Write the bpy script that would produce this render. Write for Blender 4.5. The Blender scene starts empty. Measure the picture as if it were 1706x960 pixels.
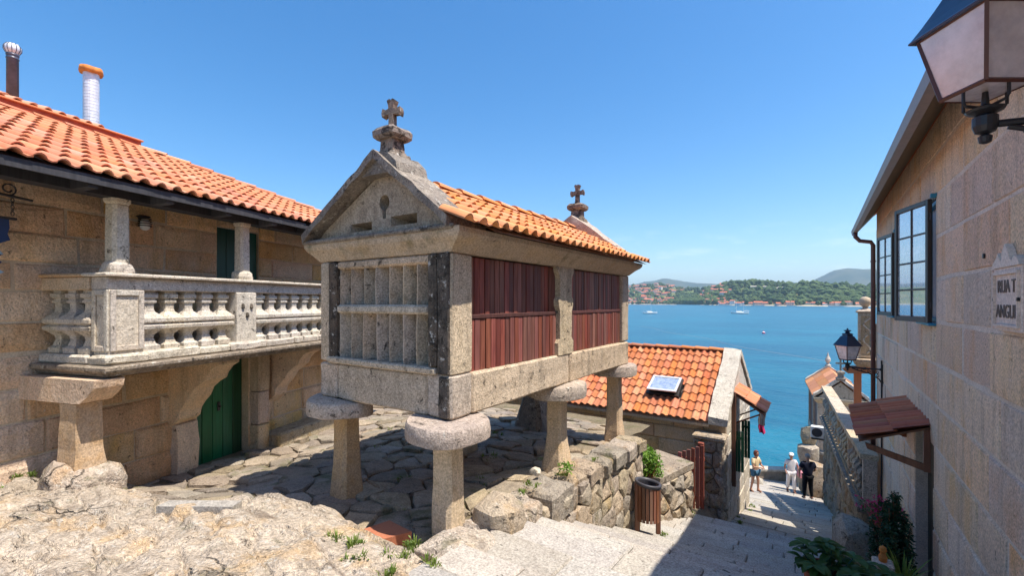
import bpy, bmesh, math, random
from mathutils import Vector, Matrix, noise
pi = math.pi; rad = math.radians
R = random.Random(11)
sc = bpy.context.scene
# ------------------------------------------------------------------ camera
cd = bpy.data.cameras.new('camera'); cam = bpy.data.objects.new('camera', cd)
sc.collection.objects.link(cam); sc.camera = cam
cd.sensor_width = 36; cd.lens = 755 / 1706 * 36; cd.shift_y = 23 / 1706
cd.clip_start = .05; cd.clip_end = 30000
cam.location = (0, 0, 0); cam.rotation_euler = (rad(90), 0, rad(34.1))
# ------------------------------------------------------------------ sky, sun, exposure
SUN = Vector((1, .12, 2.2)).normalized()
w = bpy.data.worlds.new('World'); sc.world = w; w.use_nodes = True
nt = w.node_tree; bg = nt.nodes['Background']
sky = nt.nodes.new('ShaderNodeTexSky'); sky.sky_type = 'NISHITA'; sky.sun_disc = False
sky.sun_elevation = math.asin(SUN.z); sky.sun_rotation = math.atan2(SUN.x, SUN.y)
sky.air_density = 1.0; sky.dust_density = .8; sky.ozone_density = 2.6
hs = nt.nodes.new('ShaderNodeHueSaturation'); hs.inputs['Saturation'].default_value = 1.36; hs.inputs['Hue'].default_value = .499; hs.inputs['Value'].default_value = .95
nt.links.new(sky.outputs[0], hs.inputs['Color']); tc = nt.nodes.new('ShaderNodeTexCoord'); sx = nt.nodes.new('ShaderNodeSeparateXYZ'); nt.links.new(tc.outputs['Generated'], sx.inputs[0])
def wmr(x, a, b, c, d):
    o = nt.nodes.new('ShaderNodeMapRange'); nt.links.new(x, o.inputs[0])
    for i, v in enumerate((a, b, c, d)): o.inputs[i+1].default_value = v
    return o.outputs[0]
def wmul(a, b):
    o = nt.nodes.new('ShaderNodeMath'); o.operation = 'MULTIPLY'; nt.links.new(a, o.inputs[0])
    if isinstance(b, float): o.inputs[1].default_value = b
    else: nt.links.new(b, o.inputs[1])
    return o.outputs[0]
mp = nt.nodes.new('ShaderNodeMapping'); mp.inputs['Scale'].default_value = (1, 1, 4.5); nt.links.new(tc.outputs['Generated'], mp.inputs[0])
cn = nt.nodes.new('ShaderNodeTexNoise'); cn.inputs['Scale'].default_value = 9; cn.inputs['Detail'].default_value = 7; cn.inputs['Roughness'].default_value = .62; nt.links.new(mp.outputs[0], cn.inputs[0])
cf = wmul(wmul(wmul(wmr(cn.outputs[0], .54, .74, 0, 1), wmr(sx.outputs[2], .02, .06, 0, 1)), wmr(sx.outputs[2], .08, .18, 1, 0)), .3)
cm = nt.nodes.new('ShaderNodeMix'); cm.data_type = 'RGBA'; nt.links.new(cf, cm.inputs[0]); nt.links.new(hs.outputs[0], cm.inputs[6]); cm.inputs[7].default_value = (7.4, 7.5, 7.8, 1)   # thin wisps low over the bay
nt.links.new(cm.outputs[2], bg.inputs[0]); bg.inputs[1].default_value = .118
sl = bpy.data.lights.new('sun', 'SUN'); sl.energy = 3.9; sl.angle = rad(.53); sl.color = (1, .91, .79)
so = bpy.data.objects.new('sun', sl); sc.collection.objects.link(so)
so.rotation_euler = SUN.to_track_quat('Z', 'Y').to_euler(); so.location = (5, 0, 12)
sc.view_settings.view_transform = 'Standard'; sc.view_settings.look = 'None'
sc.view_settings.gamma = 1; sc.view_settings.use_curve_mapping = False
sc.view_settings.exposure = .98
sc.cycles.use_denoising = True
sc.cycles.max_bounces = 8; sc.cycles.diffuse_bounces = 6; sc.cycles.volume_bounces = 0; sc.cycles.transparent_max_bounces = 12
sc.cycles.caustics_reflective = False; sc.cycles.caustics_refractive = False

# ------------------------------------------------------------------ helpers
COL = sc.collection
WL = {}                      # world location of every object made
I4 = Matrix.Identity(4)
LM = Matrix.Translation((-6.05, 1.47, 0)) @ Matrix.Rotation(rad(17.4), 4, 'Z')   # frame of the left building
def Lp(x, y, z=0): return LM @ Vector((x, y, z))

def put(o, parent=None, loc=(0, 0, 0)):
    COL.objects.link(o); loc = Vector(loc); o.location = loc; WL[o.name] = loc
    if parent is not None:
        o.parent = parent; o.matrix_parent_inverse = Matrix.Translation(-WL[parent.name])
    return o
def tag(o, label=None, cat=None, group=None, kind=None):
    if label: o['label'] = label
    if cat: o['category'] = cat
    if group: o['group'] = group
    if kind: o['kind'] = kind
    return o
def empty(name, loc, label=None, cat=None, group=None, parent=None, kind=None):
    o = bpy.data.objects.new(name, None); o.empty_display_size = .2
    put(o, parent, loc); return tag(o, label, cat, group, kind)

class MB:
    def __init__(s): s.v = []; s.f = []
    def add(s, vs, fs):
        n = len(s.v); s.v += [Vector(p) for p in vs]; s.f += [tuple(i + n for i in f) for f in fs]; return s
    def box(s, x0, x1, y0, y1, z0, z1, c=0.0):
        if x0 > x1: x0, x1 = x1, x0
        if y0 > y1: y0, y1 = y1, y0
        if z0 > z1: z0, z1 = z1, z0
        if c <= 0:
            return s.add([(x0,y0,z0),(x1,y0,z0),(x1,y1,z0),(x0,y1,z0),(x0,y0,z1),(x1,y0,z1),(x1,y1,z1),(x0,y1,z1)],
                [(0,3,2,1),(4,5,6,7),(0,1,5,4),(1,2,6,5),(2,3,7,6),(3,0,4,7)])
        def ring(z, i):   # octagon-ish ring with chamfered corners
            return [(x0+i+c,y0+i,z),(x1-i-c,y0+i,z),(x1-i,y0+i+c,z),(x1-i,y1-i-c,z),(x1-i-c,y1-i,z),(x0+i+c,y1-i,z),(x0+i,y1-i-c,z),(x0+i,y0+i+c,z)]
        rings = [ring(z0, c), ring(z0 + c, 0), ring(z1 - c, 0), ring(z1, c)]
        return s.loft(rings)
    def loft(s, rings, cap=True, closed=True):
        n = len(rings[0]); vs = [p for r in rings for p in r]; fs = []
        m = n if closed else n - 1
        for i in range(len(rings) - 1):
            for j in range(m):
                a = i*n + j; b = i*n + (j+1) % n; fs.append((a, b, b+n, a+n))
        if cap: fs.append(tuple(range(n))[::-1]); fs.append(tuple((len(rings)-1)*n + j for j in range(n)))
        return s.add(vs, fs)
    def prism(s, poly, f, h0, h1):
        """poly: 2D points, f(a,b,h) -> 3D"""
        n = len(poly)
        return s.loft([[f(a, b, h0) for a, b in poly], [f(a, b, h1) for a, b in poly]])
    def tube(s, pts, r, n=8, cap=True):
        pts = [Vector(p) for p in pts]; rings = []
        rs = r if isinstance(r, (list, tuple)) else [r] * len(pts)
        for i, p in enumerate(pts):
            d = (pts[min(i+1, len(pts)-1)] - pts[max(i-1, 0)])
            if d.length < 1e-9: d = Vector((0,0,1))
            d.normalize(); up = Vector((0,0,1)) if abs(d.z) < .9 else Vector((1,0,0))
            a = d.cross(up).normalized(); b = d.cross(a)
            rings.append([p + (a*math.cos(t) + b*math.sin(t)) * rs[i] for t in [2*pi*k/n for k in range(n)]])
        return s.loft(rings, cap)
    def lathe(s, prof, n=16, c=(0,0,0), sq=False, rot=0):
        rings = []
        for r, z in prof:
            if sq: rings.append([(c[0]+r*math.cos(t)*1.4142, c[1]+r*math.sin(t)*1.4142, c[2]+z) for t in [rot+pi/4+pi/2*k for k in range(4)]])
            else: rings.append([(c[0]+r*math.cos(t), c[1]+r*math.sin(t), c[2]+z) for t in [rot+2*pi*k/n for k in range(n)]])
        return s.loft(rings)
    def jig(s, a, sc_=3.0, seed=0):
        for v in s.v:
            q = v * sc_ + Vector((seed, seed*1.7, -seed)); n = noise.noise_vector(q); v += n * a
        return s
    def subdiv(s, cuts=1):
        bm = bmesh.new(); vs = [bm.verts.new(v) for v in s.v]
        for f in s.f:
            try: bm.faces.new([vs[i] for i in f])
            except ValueError: pass
        bmesh.ops.triangulate(bm, faces=[f for f in bm.faces if len(f.verts) > 4])
        bmesh.ops.subdivide_edges(bm, edges=bm.edges[:], cuts=cuts, use_grid_fill=True)
        bm.verts.index_update(); s.v = [v.co.copy() for v in bm.verts]; s.f = [tuple(v.index for v in f.verts) for f in bm.faces]; bm.free(); return s
    def mesh(s, name, mat, org=(0,0,0), M=None, smooth=False, fix=True):
        org = Vector(org); me = bpy.data.meshes.new(name)
        vs = [(M @ v if M else v) - org for v in s.v]
        me.from_pydata(vs, [], s.f)
        if fix:
            bm = bmesh.new(); bm.from_mesh(me); bmesh.ops.recalc_face_normals(bm, faces=bm.faces[:]); bm.to_mesh(me); bm.free()
        if mat: me.materials.append(mat)
        if smooth: me.polygons.foreach_set('use_smooth', [True] * len(me.polygons))
        me.update(); return me
    def build(s, name, mat, parent=None, M=None, smooth=False, org=None, fix=True):
        if org is None:
            vs = [(M @ v if M else v) for v in s.v]
            xs = [v.x for v in vs]; ys = [v.y for v in vs]; zs = [v.z for v in vs]
            org = ((min(xs)+max(xs))/2, (min(ys)+max(ys))/2, min(zs))
        o = bpy.data.objects.new(name, s.mesh(name, mat, org, M, smooth, fix))
        return put(o, parent, org)
def autosmooth(o, ang=40):
    me = o.data; me.polygons.foreach_set('use_smooth', [True]*len(me.polygons))
    bm = bmesh.new(); bm.from_mesh(me)
    for e in bm.edges:
        if len(e.link_faces) == 2 and e.calc_face_angle(0) > rad(ang): e.smooth = False
    bm.to_mesh(me); bm.free(); return o
def copy_tree(o, loc, rotz=0, parent=None):
    c = o.copy(); COL.objects.link(c)
    if parent is None: c.location = loc; c.rotation_euler = (0, 0, rotz); WL[c.name] = Vector(loc)
    else: c.parent = parent
    for ch in [q for q in bpy.data.objects if q.parent == o and q != c]: copy_tree(ch, None, 0, c)
    return c

# ---- rectangles, Voronoi, stones
def rsub(rects, op):
    a0, a1, b0, b1 = op; out = []
    for (x0, x1, y0, y1) in rects:
        if a1 <= x0 or a0 >= x1 or b1 <= y0 or b0 >= y1: out.append((x0, x1, y0, y1)); continue
        if x0 < a0: out.append((x0, a0, y0, y1))
        if a1 < x1: out.append((a1, x1, y0, y1))
        m0, m1 = max(x0, a0), min(x1, a1)
        if y0 < b0: out.append((m0, m1, y0, b0))
        if b1 < y1: out.append((m0, m1, b1, y1))
    return [r for r in out if r[1]-r[0] > .03 and r[3]-r[2] > .03]
def stone(poly, f, h0, h1, joint=.008, ch=.012, jit=.004, bulge=.004, sub=.3, rnd=R, hj=.006):
    """an irregular dressed stone: poly in (a, b), extruded from h0 to h1 through f(a, b, h)"""
    n = len(poly); cx = sum(p[0] for p in poly)/n; cy = sum(p[1] for p in poly)/n
    pts = []
    for i in range(n):
        p, q = poly[i], poly[(i+1) % n]; d = math.hypot(q[0]-p[0], q[1]-p[1]); k = max(1, min(3, int(d/sub)))
        for j in range(k): pts.append((p[0]+(q[0]-p[0])*j/k, p[1]+(q[1]-p[1])*j/k))
    def inset(pts, d):
        out = []
        m = len(pts)
        for i in range(m):
            a, b, c = pts[i-1], pts[i], pts[(i+1) % m]
            e1 = Vector((b[0]-a[0], b[1]-a[1])); e2 = Vector((c[0]-b[0], c[1]-b[1]))
            if e1.length < 1e-6 or e2.length < 1e-6: out.append(b); continue
            n1 = Vector((-e1.y, e1.x)).normalized(); n2 = Vector((-e2.y, e2.x)).normalized()
            nn = n1 + n2
            if nn.length < .2: nn = n1
            nn = nn / max(.5, nn.dot(n1)) 
            out.append((b[0]+nn.x*d, b[1]+nn.y*d))
        return out
    area = sum(pts[i-1][0]*pts[i][1]-pts[i][0]*pts[i-1][1] for i in range(len(pts)))
    if area < 0: pts = pts[::-1]
    r1 = [(a + rnd.uniform(-jit, jit), b + rnd.uniform(-jit, jit)) for a, b in inset(pts, joint)]
    r2 = [(a + rnd.uniform(-jit, jit)*.7, b + rnd.uniform(-jit, jit)*.7) for a, b in inset(r1, ch)]
    r3 = [(cx+(a-cx)*.55, cy+(b-cy)*.55) for a, b in r2]
    dh = rnd.uniform(-hj, hj)
    m = MB(); k = len(r1)
    rings = [[f(a, b, h0) for a, b in r1], [f(a, b, h1-ch+dh+rnd.uniform(-1, 0)*ch*.3) for a, b in r1],
             [f(a, b, h1+dh+rnd.uniform(-1, 1)*bulge*.5) for a, b in r2], [f(a, b, h1+dh+bulge+rnd.uniform(-1, 1)*bulge*.4) for a, b in r3]]
    m.loft(rings, cap=False); m.f.append(tuple(3*k+j for j in range(k)))
    return m
def ashlar(parent, f, a0, a1, rows, lens, mat, opens=(), h=(0, .05), name='stone', joint=.008, seed=1, rough=1.0, bulge=.006):
    rnd = random.Random(seed); out = []
    for i in range(len(rows)-1):
        b0, b1 = rows[i], rows[i+1]; a = a0 - rnd.uniform(0, lens[0]) ; 
        while a < a1:
            L_ = rnd.uniform(*lens); x0, x1 = max(a, a0), min(a+L_, a1); a += L_
            if a1 - a < lens[0]*.4: x1 = a1; a = a1
            if x1-x0 < .05: continue
            rs = [(x0, x1, b0, b1)]
            for op in opens: rs = rsub(rs, op)
            for (p, q, s_, t) in rs:
                m = stone([(p, s_), (q, s_), (q, t), (p, t)], f, h[0], h[1], joint, .012*rough, .005*rough, bulge, .28, rnd, .008*rough)
                out.append(m.build(name, mat, parent, fix=True))
    return out
def clip(poly, nx, ny, d):
    out = []
    for i in range(len(poly)):
        p, q = poly[i], poly[(i+1) % len(poly)]; sp = p[0]*nx+p[1]*ny-d; sq = q[0]*nx+q[1]*ny-d
        if sp <= 0: out.append(p)
        if (sp < 0 < sq) or (sq < 0 < sp):
            t = sp/(sp-sq); out.append((p[0]+(q[0]-p[0])*t, p[1]+(q[1]-p[1])*t))
    return out
def voronoi(region, size, rnd, asp=1.0, jitter=.42):
    """cells of a jittered lattice clipped to the convex region; asp widens them along a"""
    xs = [p[0] for p in region]; ys = [p[1] for p in region]; sx, sy = size*asp, size
    pts = []
    j = 0; y = min(ys) - sy
    while y < max(ys) + sy:
        x = min(xs) - sx + (sx/2 if j % 2 else 0)
        while x < max(xs) + sx: pts.append((x+rnd.uniform(-1, 1)*jitter*sx, y+rnd.uniform(-1, 1)*jitter*sy)); x += sx
        y += sy; j += 1
    cells = []
    for p in pts:
        poly = list(region)
        for q in pts:
            if q is p or abs(q[0]-p[0]) > 3*sx or abs(q[1]-p[1]) > 3*sy: continue
            nx, ny = q[0]-p[0], q[1]-p[1]; d = (q[0]**2+q[1]**2-p[0]**2-p[1]**2)/2
            poly = clip(poly, nx, ny, d)
            if len(poly) < 3: break
        if len(poly) >= 3:
            A = abs(sum(poly[i-1][0]*poly[i][1]-poly[i][0]*poly[i-1][1] for i in range(len(poly))))/2
            if A > .1*sx*sy:
                # drop tiny edges
                pp = [poly[i] for i in range(len(poly)) if math.hypot(poly[i][0]-poly[i-1][0], poly[i][1]-poly[i-1][1]) > .02]
                if len(pp) >= 3: cells.append(pp)
    return cells

# ------------------------------------------------------------------ materials
class N:
    def __init__(s, name):
        s.m = bpy.data.materials.new(name); s.m.use_nodes = True; s.t = s.m.node_tree; s.p = s.t.nodes['Principled BSDF']; s.out = s.t.nodes['Material Output']
    def n(s, ty, **k):
        o = s.t.nodes.new('ShaderNode' + ty)
        for a, b in k.items(): setattr(o, a, b)
        return o
    def set(s, sock, v):
        if isinstance(v, bpy.types.NodeSocket): s.t.links.new(v, sock)
        else: sock.default_value = (tuple(v) + (1,) if isinstance(v, (tuple, list)) and len(v) == 3 and sock.type == 'RGBA' else v)
    def pos(s, sc=(1,1,1)):
        g = s.n('NewGeometry').outputs['Position']
        if sc == (1,1,1): return g
        m = s.n('Mapping'); s.set(m.inputs[0], g); m.inputs['Scale'].default_value = sc; return m.outputs[0]
    def noise(s, scale, det=4, rough=.55, vec=None, dist=0):
        o = s.n('TexNoise'); s.set(o.inputs['Vector'], vec if vec is not None else s.pos()); o.inputs['Scale'].default_value = scale
        o.inputs['Detail'].default_value = det; o.inputs['Roughness'].default_value = rough; o.inputs['Distortion'].default_value = dist; return o.outputs['Fac']
    def voro(s, scale, vec=None, feature='F1'):
        o = s.n('TexVoronoi', feature=feature); s.set(o.inputs['Vector'], vec if vec is not None else s.pos()); o.inputs['Scale'].default_value = scale; return o.outputs['Distance']
    def mr(s, x, a, b, c=0, d=1):
        o = s.n('MapRange'); s.set(o.inputs[0], x)
        for i, v in enumerate((a, b, c, d)): s.set(o.inputs[i+1], v)
        return o.outputs[0]
    def mix(s, f, a, b, mode='MIX'):
        o = s.n('Mix', data_type='RGBA', blend_type=mode); s.set(o.inputs[0], f); s.set(o.inputs[6], a); s.set(o.inputs[7], b); return o.outputs[2]
    def mth(s, op, a, b=0):
        o = s.n('Math', operation=op); s.set(o.inputs[0], a); s.set(o.inputs[1], b); return o.outputs[0]
    def rnd(s): return s.n('ObjectInfo').outputs['Random']
    def hsv(s, c, h=.5, sa=1., v=1.):
        o = s.n('HueSaturation'); s.set(o.inputs['Hue'], h); s.set(o.inputs['Saturation'], sa); s.set(o.inputs['Value'], v); s.set(o.inputs['Color'], c); return o.outputs[0]
    def bump(s, h, st=.5, d=.01, nrm=None):
        o = s.n('Bump'); s.set(o.inputs['Height'], h); o.inputs['Strength'].default_value = st; o.inputs['Distance'].default_value = d
        if nrm is not None: s.set(o.inputs['Normal'], nrm)
        s.t.links.new(o.outputs[0], s.p.inputs['Normal']); return o.outputs[0]
    def fin(s, col=None, rough=.8, metal=0, spec=.3):
        if col is not None: s.set(s.p.inputs['Base Color'], col)
        s.set(s.p.inputs['Roughness'], rough); s.p.inputs['Metallic'].default_value = metal; s.p.inputs['Specular IOR Level'].default_value = spec
        return s.m

def stone_mat(name, a, b, c, scale=1.0, grain=.28, dark=.0, white=.0, warm=None, moss=0, bump=.6, orand=.22, streak=.3, bd=.012, grainsc=55, crack=0, band=0):
    s = N(name)
    big = s.noise(.9*scale, 4, .6); mid = s.noise(4.5*scale, 6, .62); fine = s.noise(grainsc, 3, .7)
    col = s.mix(s.mr(big, .38, .62), a, b); col = s.mix(s.mr(mid, .48, .72, 0, .75), col, c)
    if warm: col = s.mix(s.mr(s.noise(1.7*scale, 4, .6, s.pos((1, 1, .5))), .52, .7, 0, .8), col, warm)
    r = s.rnd(); col = s.hsv(col, s.mr(r, 0, 1, .49, .51), s.mr(s.mth('FRACT', s.mth('MULTIPLY', r, 7.3)), 0, 1, .75, 1.2), s.mr(s.mth('FRACT', s.mth('MULTIPLY', r, 3.7)), 0, 1, 1-orand, 1+orand))
    if streak:
        st = s.mr(s.noise(2.2, 5, .6, s.pos((3, 3, .35))), .5, .75, 0, streak); col = s.mix(st, col, tuple(x*.35 for x in b))
    g = s.mr(fine, .3, .7, 1-grain, 1+grain); gg = s.n('CombineColor')
    for i in range(3): s.set(gg.inputs[i], g)
    col = s.mix(1.0, col, gg.outputs[0], 'MULTIPLY')
    if dark: # dark crustose lichen and soot
        dk = s.mr(s.noise(10, 8, .74, dist=.4), .645-dark*.2, .71-dark*.2); col = s.mix(s.mth('MULTIPLY', dk, .85), col, (.028, .024, .02))
    if white:
        wt = s.mr(s.noise(13, 5, .7), .70-white*.15, .75-white*.15); col = s.mix(s.mth('MULTIPLY', wt, .7), col, (.62, .60, .54))
    if moss:
        mo = s.mr(s.noise(2.6, 6, .65), .60-moss*.1, .72-moss*.1); col = s.mix(s.mth('MULTIPLY', mo, .7), col, (.09, .10, .035))
    if band:
        bn = s.noise(2.2, 7, .66, s.pos((.8,2.6,2)), .9); bq = s.mr(bn, .55, .68); col = s.mix(s.mth('MULTIPLY', bq, band), col, (.17,.13,.10)); bn2 = s.noise(5, 6, .7, s.pos((.6,2,2)), .6); col = s.mix(s.mr(bn2, .56, .7, 0, .5), col, (.72,.66,.58))
    if crack:
        wv = s.n('VectorMath', operation='ADD'); s.set(wv.inputs[0], s.pos((1,1.6,1))); nz = s.n('TexNoise'); s.set(nz.inputs[0], s.pos()); nz.inputs['Scale'].default_value = 2.5; nz.inputs['Detail'].default_value = 5; sc_ = s.n('VectorMath', operation='SCALE'); s.set(sc_.inputs[0], nz.outputs['Color']); sc_.inputs['Scale'].default_value = .75; s.set(wv.inputs[1], sc_.outputs[0])
        ck = s.mth('MULTIPLY', s.mr(s.voro(.8, wv.outputs[0], 'DISTANCE_TO_EDGE'), .0, .014, 1, 0), s.mr(s.noise(1.3, 3, .6), .52, .58)); col = s.mix(s.mth('MULTIPLY', ck, crack), col, (.05,.04,.03))
        mid = s.mth('SUBTRACT', mid, s.mth('MULTIPLY', ck, .5))
    h = s.mth('ADD', s.mth('MULTIPLY', mid, 1.2), s.mth('ADD', s.mth('MULTIPLY', fine, .35), s.mth('MULTIPLY', s.noise(20, 5, .65), .7)))
    s.bump(h, bump, bd)
    return s.fin(col, .88, 0, .25)

m_warm = stone_mat('warm_granite', (.72,.50,.30), (.60,.44,.29), (.72,.56,.38), 1.2, .34, dark=.2, white=.1, warm=(.66,.42,.18), orand=.15, streak=.4, bump=1, bd=.03)
m_pink = stone_mat('pink_granite', (.76,.57,.42), (.69,.53,.40), (.76,.58,.39), 1.1, .38, dark=.10, warm=(.72,.43,.20), orand=.11, streak=.45, bump=1, bd=.025)
m_gran = stone_mat('granite', (.54,.44,.33), (.47,.385,.29), (.36,.285,.20), 1.8, .5, dark=.33, white=.15, orand=.08, streak=.6, bump=.9)
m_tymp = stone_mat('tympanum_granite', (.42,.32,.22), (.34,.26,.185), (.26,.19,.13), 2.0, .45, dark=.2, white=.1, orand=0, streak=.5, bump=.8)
m_cap = stone_mat('cap_granite', (.46,.39,.33), (.38,.32,.28), (.25,.21,.18), 2.6, .42, dark=.38, white=.5, orand=.1, streak=.1, bump=1, bd=.015)
m_lich = stone_mat('lichened_granite', (.30,.255,.205), (.22,.185,.155), (.15,.125,.105), 2.6, .45, dark=.42, white=.6, orand=.1, streak=.5, bump=1, bd=.015)
m_cross = stone_mat('cross_granite', (.30,.24,.18), (.22,.17,.14), (.12,.10,.09), 3, .4, dark=.7, white=.5, orand=.05, streak=0, bump=1, bd=.015)
m_black = stone_mat('blackened_granite', (.17,.13,.095), (.09,.075,.06), (.05,.042,.035), 2.8, .42, dark=.62, white=.8, orand=.1, streak=.6, bump=1, bd=.015)
m_leg = stone_mat('gold_granite', (.54,.41,.27), (.48,.38,.27), (.50,.35,.19), 1.4, .38, dark=.08, moss=.15, orand=.1, streak=.3, bump=.7)
m_white = stone_mat('bleached_granite', (.60,.54,.45), (.54,.48,.40), (.38,.33,.26), 2.4, .36, dark=.32, white=.5, orand=.1, streak=.35, bump=.9, bd=.014)
m_rock = stone_mat('bedrock', (.58,.495,.405), (.48,.415,.345), (.26,.215,.175), 1.5, .42, dark=.30, white=.75, warm=(.56,.39,.23), moss=.12, orand=0, streak=0, bump=1, bd=.05, grainsc=40, crack=.6, band=.75)
m_flag = stone_mat('flagstone', (.36,.295,.22), (.28,.235,.18), (.18,.145,.11), 1.4, .35, dark=.2, white=.2, moss=.45, orand=.2, streak=0, bump=1, bd=.02)
m_pave = stone_mat('paving_granite', (.43,.40,.35), (.38,.35,.31), (.30,.27,.235), 1.6, .42, dark=.2, white=.2, orand=.13, streak=0, bump=.8, bd=.012)
m_rubble = stone_mat('rubble_granite', (.44,.37,.28), (.36,.30,.23), (.23,.19,.15), 2.0, .4, dark=.38, white=.3, warm=(.40,.28,.15), moss=.2, orand=.25, streak=.3, bump=1.0, bd=.03)
m_rubd = stone_mat('brown_rubble', (.30,.235,.17), (.24,.19,.14), (.16,.125,.095), 2.0, .4, dark=.4, white=.1, warm=(.30,.20,.11), moss=.3, orand=.25, streak=.5, bump=1.0, bd=.03)
m_mort = stone_mat('mortar', (.60,.48,.34), (.52,.42,.30), (.44,.33,.22), 2, .25, orand=0, streak=.2, bump=.8)
m_mortd = stone_mat('earth_joint', (.22,.18,.13), (.17,.14,.10), (.12,.10,.07), 2, .4, moss=.5, orand=0, streak=0, bump=1, bd=.02)
m_mortp = stone_mat('pale_mortar', (.72,.61,.49), (.64,.54,.43), (.52,.43,.34), 2, .25, orand=0, streak=0, bump=.6)

def tile_mat(name, a, b, c, dark=.1, lich=.1):
    s = N(name); r = s.rnd()
    col = s.mix(s.mr(r, 0, 1), a, b); col = s.mix(s.mr(s.noise(7, 5, .6), .5, .75, 0, .6), col, c)
    r2 = s.mth('FRACT', s.mth('MULTIPLY', r, 5.7)); col = s.hsv(col, s.mr(s.mth('FRACT', s.mth('MULTIPLY', r, 9.1)), 0, 1, .496, .508), s.mr(s.mth('FRACT', s.mth('MULTIPLY', r, 3.1)), 0, 1, .92, 1.08), s.mr(r2, 0, 1, .78, 1.12))
    if dark: col = s.mix(s.mr(s.noise(9, 8, .72), .68-dark*.2, .8-dark*.2, 0, .75), col, (.06,.045,.035))
    if lich: col = s.mix(s.mr(s.noise(24, 5, .7), .70-lich*.12, .78-lich*.12, 0, .6), col, (.55,.45,.30))
    s.bump(s.noise(40, 4, .6), .35, .005); return s.fin(col, .8, 0, .3)
t_left = tile_mat('rose_terracotta', (.60,.215,.115), (.66,.30,.18), (.50,.16,.075), .10, .28)
t_gran = tile_mat('orange_terracotta', (.64,.25,.10), (.68,.31,.145), (.54,.19,.07), .08, .15)
t_house = tile_mat('weathered_terracotta', (.52,.155,.065), (.62,.25,.12), (.33,.09,.045), .34, .3)
t_dark = tile_mat('sooty_terracotta', (.60,.17,.09), (.62,.25,.14), (.38,.10,.06), .30, .15)

def wood_mat(name, a, b, rough=.6, grain=18):
    s = N(name); r = s.rnd(); v = s.pos((grain, grain, 1.2))
    col = s.mix(s.mr(s.noise(1.6, 6, .6, v, .3), .35, .65), a, b)
    col = s.hsv(col, s.mr(s.mth('FRACT', s.mth('MULTIPLY', r, 6.1)), 0, 1, .493, .51), s.mr(s.mth('FRACT', s.mth('MULTIPLY', r, 4.3)), 0, 1, .8, 1.05), s.mr(r, 0, 1, .6, 1.3)); s.bump(s.noise(2, 5, .6, v), .4, .004); return s.fin(col, rough, 0, .35)
m_red = wood_mat('red_brown_board', (.15,.035,.022), (.27,.08,.05), .55)
m_green = wood_mat('green_painted_wood', (.005,.10,.035), (.008,.14,.055), .35)
m_dgreen = wood_mat('dark_green_wood', (.003,.05,.03), (.005,.075,.045), .4)
m_beam = wood_mat('grey_stained_beam', (.035,.035,.042), (.06,.06,.068), .7)
m_brown = wood_mat('brown_stained_wood', (.16,.05,.02), (.24,.085,.035), .5)
m_binw = wood_mat('bin_slat_wood', (.17,.065,.035), (.25,.11,.065), .5)
m_orangew = wood_mat('orange_wood', (.55,.16,.04), (.62,.21,.06), .5)
m_gate = wood_mat('faded_red_wood', (.30,.07,.05), (.38,.11,.08), .7)
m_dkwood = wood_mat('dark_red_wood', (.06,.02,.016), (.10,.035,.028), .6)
def plain(name, col, rough=.5, metal=0, spec=.4, var=.12, sc=12, bump=.15):
    s = N(name); v = s.mr(s.noise(sc, 5, .6), .3, .7, 1-var, 1+var); c = s.hsv(col, .5, 1, v)
    if bump: s.bump(s.noise(sc*3, 4, .6), bump, .003)
    return s.fin(c, rough, metal, spec)
m_iron = plain('black_iron', (.018,.018,.022), .45, 0, .5)
m_lamp = plain('lantern_paint', (.012,.03,.075), .3, 0, .6)
m_lampb = plain('lantern_frame_brown', (.10,.03,.022), .45, 0, .5)
m_bronze = plain('dark_bronze_frame', (.035,.03,.028), .4, 0, .5)
m_pipe = plain('brown_downpipe', (.12,.055,.05), .35, .2, .5)
m_gut = plain('grey_brown_gutter', (.22,.17,.145), .45, .1, .5)
m_gutl = plain('soffit_board', (.20,.17,.12), .7)
m_blue = plain('blue_window_frame', (.03,.22,.36), .45)
m_steel = plain('galvanised_steel', (.66,.68,.74), .5, .25, .5, .15)
m_dsteel = plain('heat_stained_steel', (.07,.075,.11), .4, .1, .5, .3)
m_rust = plain('orange_sealant', (.62,.22,.05), .7, 0, .3, .35)
m_redpar = plain('red_painted_render', (.42,.075,.03), .7, 0, .3, .25)
m_plastic = plain('dark_grey_plastic', (.05,.05,.06), .45)
m_signb = plain('blue_sign_paint', (.012,.035,.11), .4)
m_signw = plain('pale_blue_sign_paint', (.30,.42,.50), .5)
m_wpaint = plain('white_paint', (.78,.78,.76), .6)
m_copper = plain('copper_hood', (.45,.14,.05), .4, .3, .5)
m_skin = plain('skin', (.52,.27,.18), .6, 0, .3, .05)
m_navy = plain('navy_cloth', (.012,.014,.03), .9, 0, .2)
m_black_c = plain('black_cloth', (.012,.012,.014), .9, 0, .2)
m_cloth = plain('white_cloth', (.72,.68,.66), .9, 0, .2)
m_cream = plain('cream_cloth', (.70,.55,.33), .9, 0, .2)
m_denim = plain('denim_cloth', (.05,.13,.22), .9, 0, .2)
m_pinkc = plain('pink_cloth', (.70,.28,.33), .9, 0, .2)
m_magenta = plain('magenta_cloth', (.60,.05,.16), .9, 0, .2)
m_hair = plain('grey_hair', (.28,.26,.24), .8); m_hairr = plain('auburn_hair', (.16,.05,.03), .7); m_hairb = plain('brown_hair', (.10,.05,.03), .7)
m_terr = plain('terracotta_pot', (.42,.13,.07), .8, 0, .3, .2)
m_soil = plain('potting_soil', (.06,.04,.028), 1, 0, .1)
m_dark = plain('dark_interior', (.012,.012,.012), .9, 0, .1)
m_curt = plain('white_curtain', (.75,.77,.80), .9, 0, .2)
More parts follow.
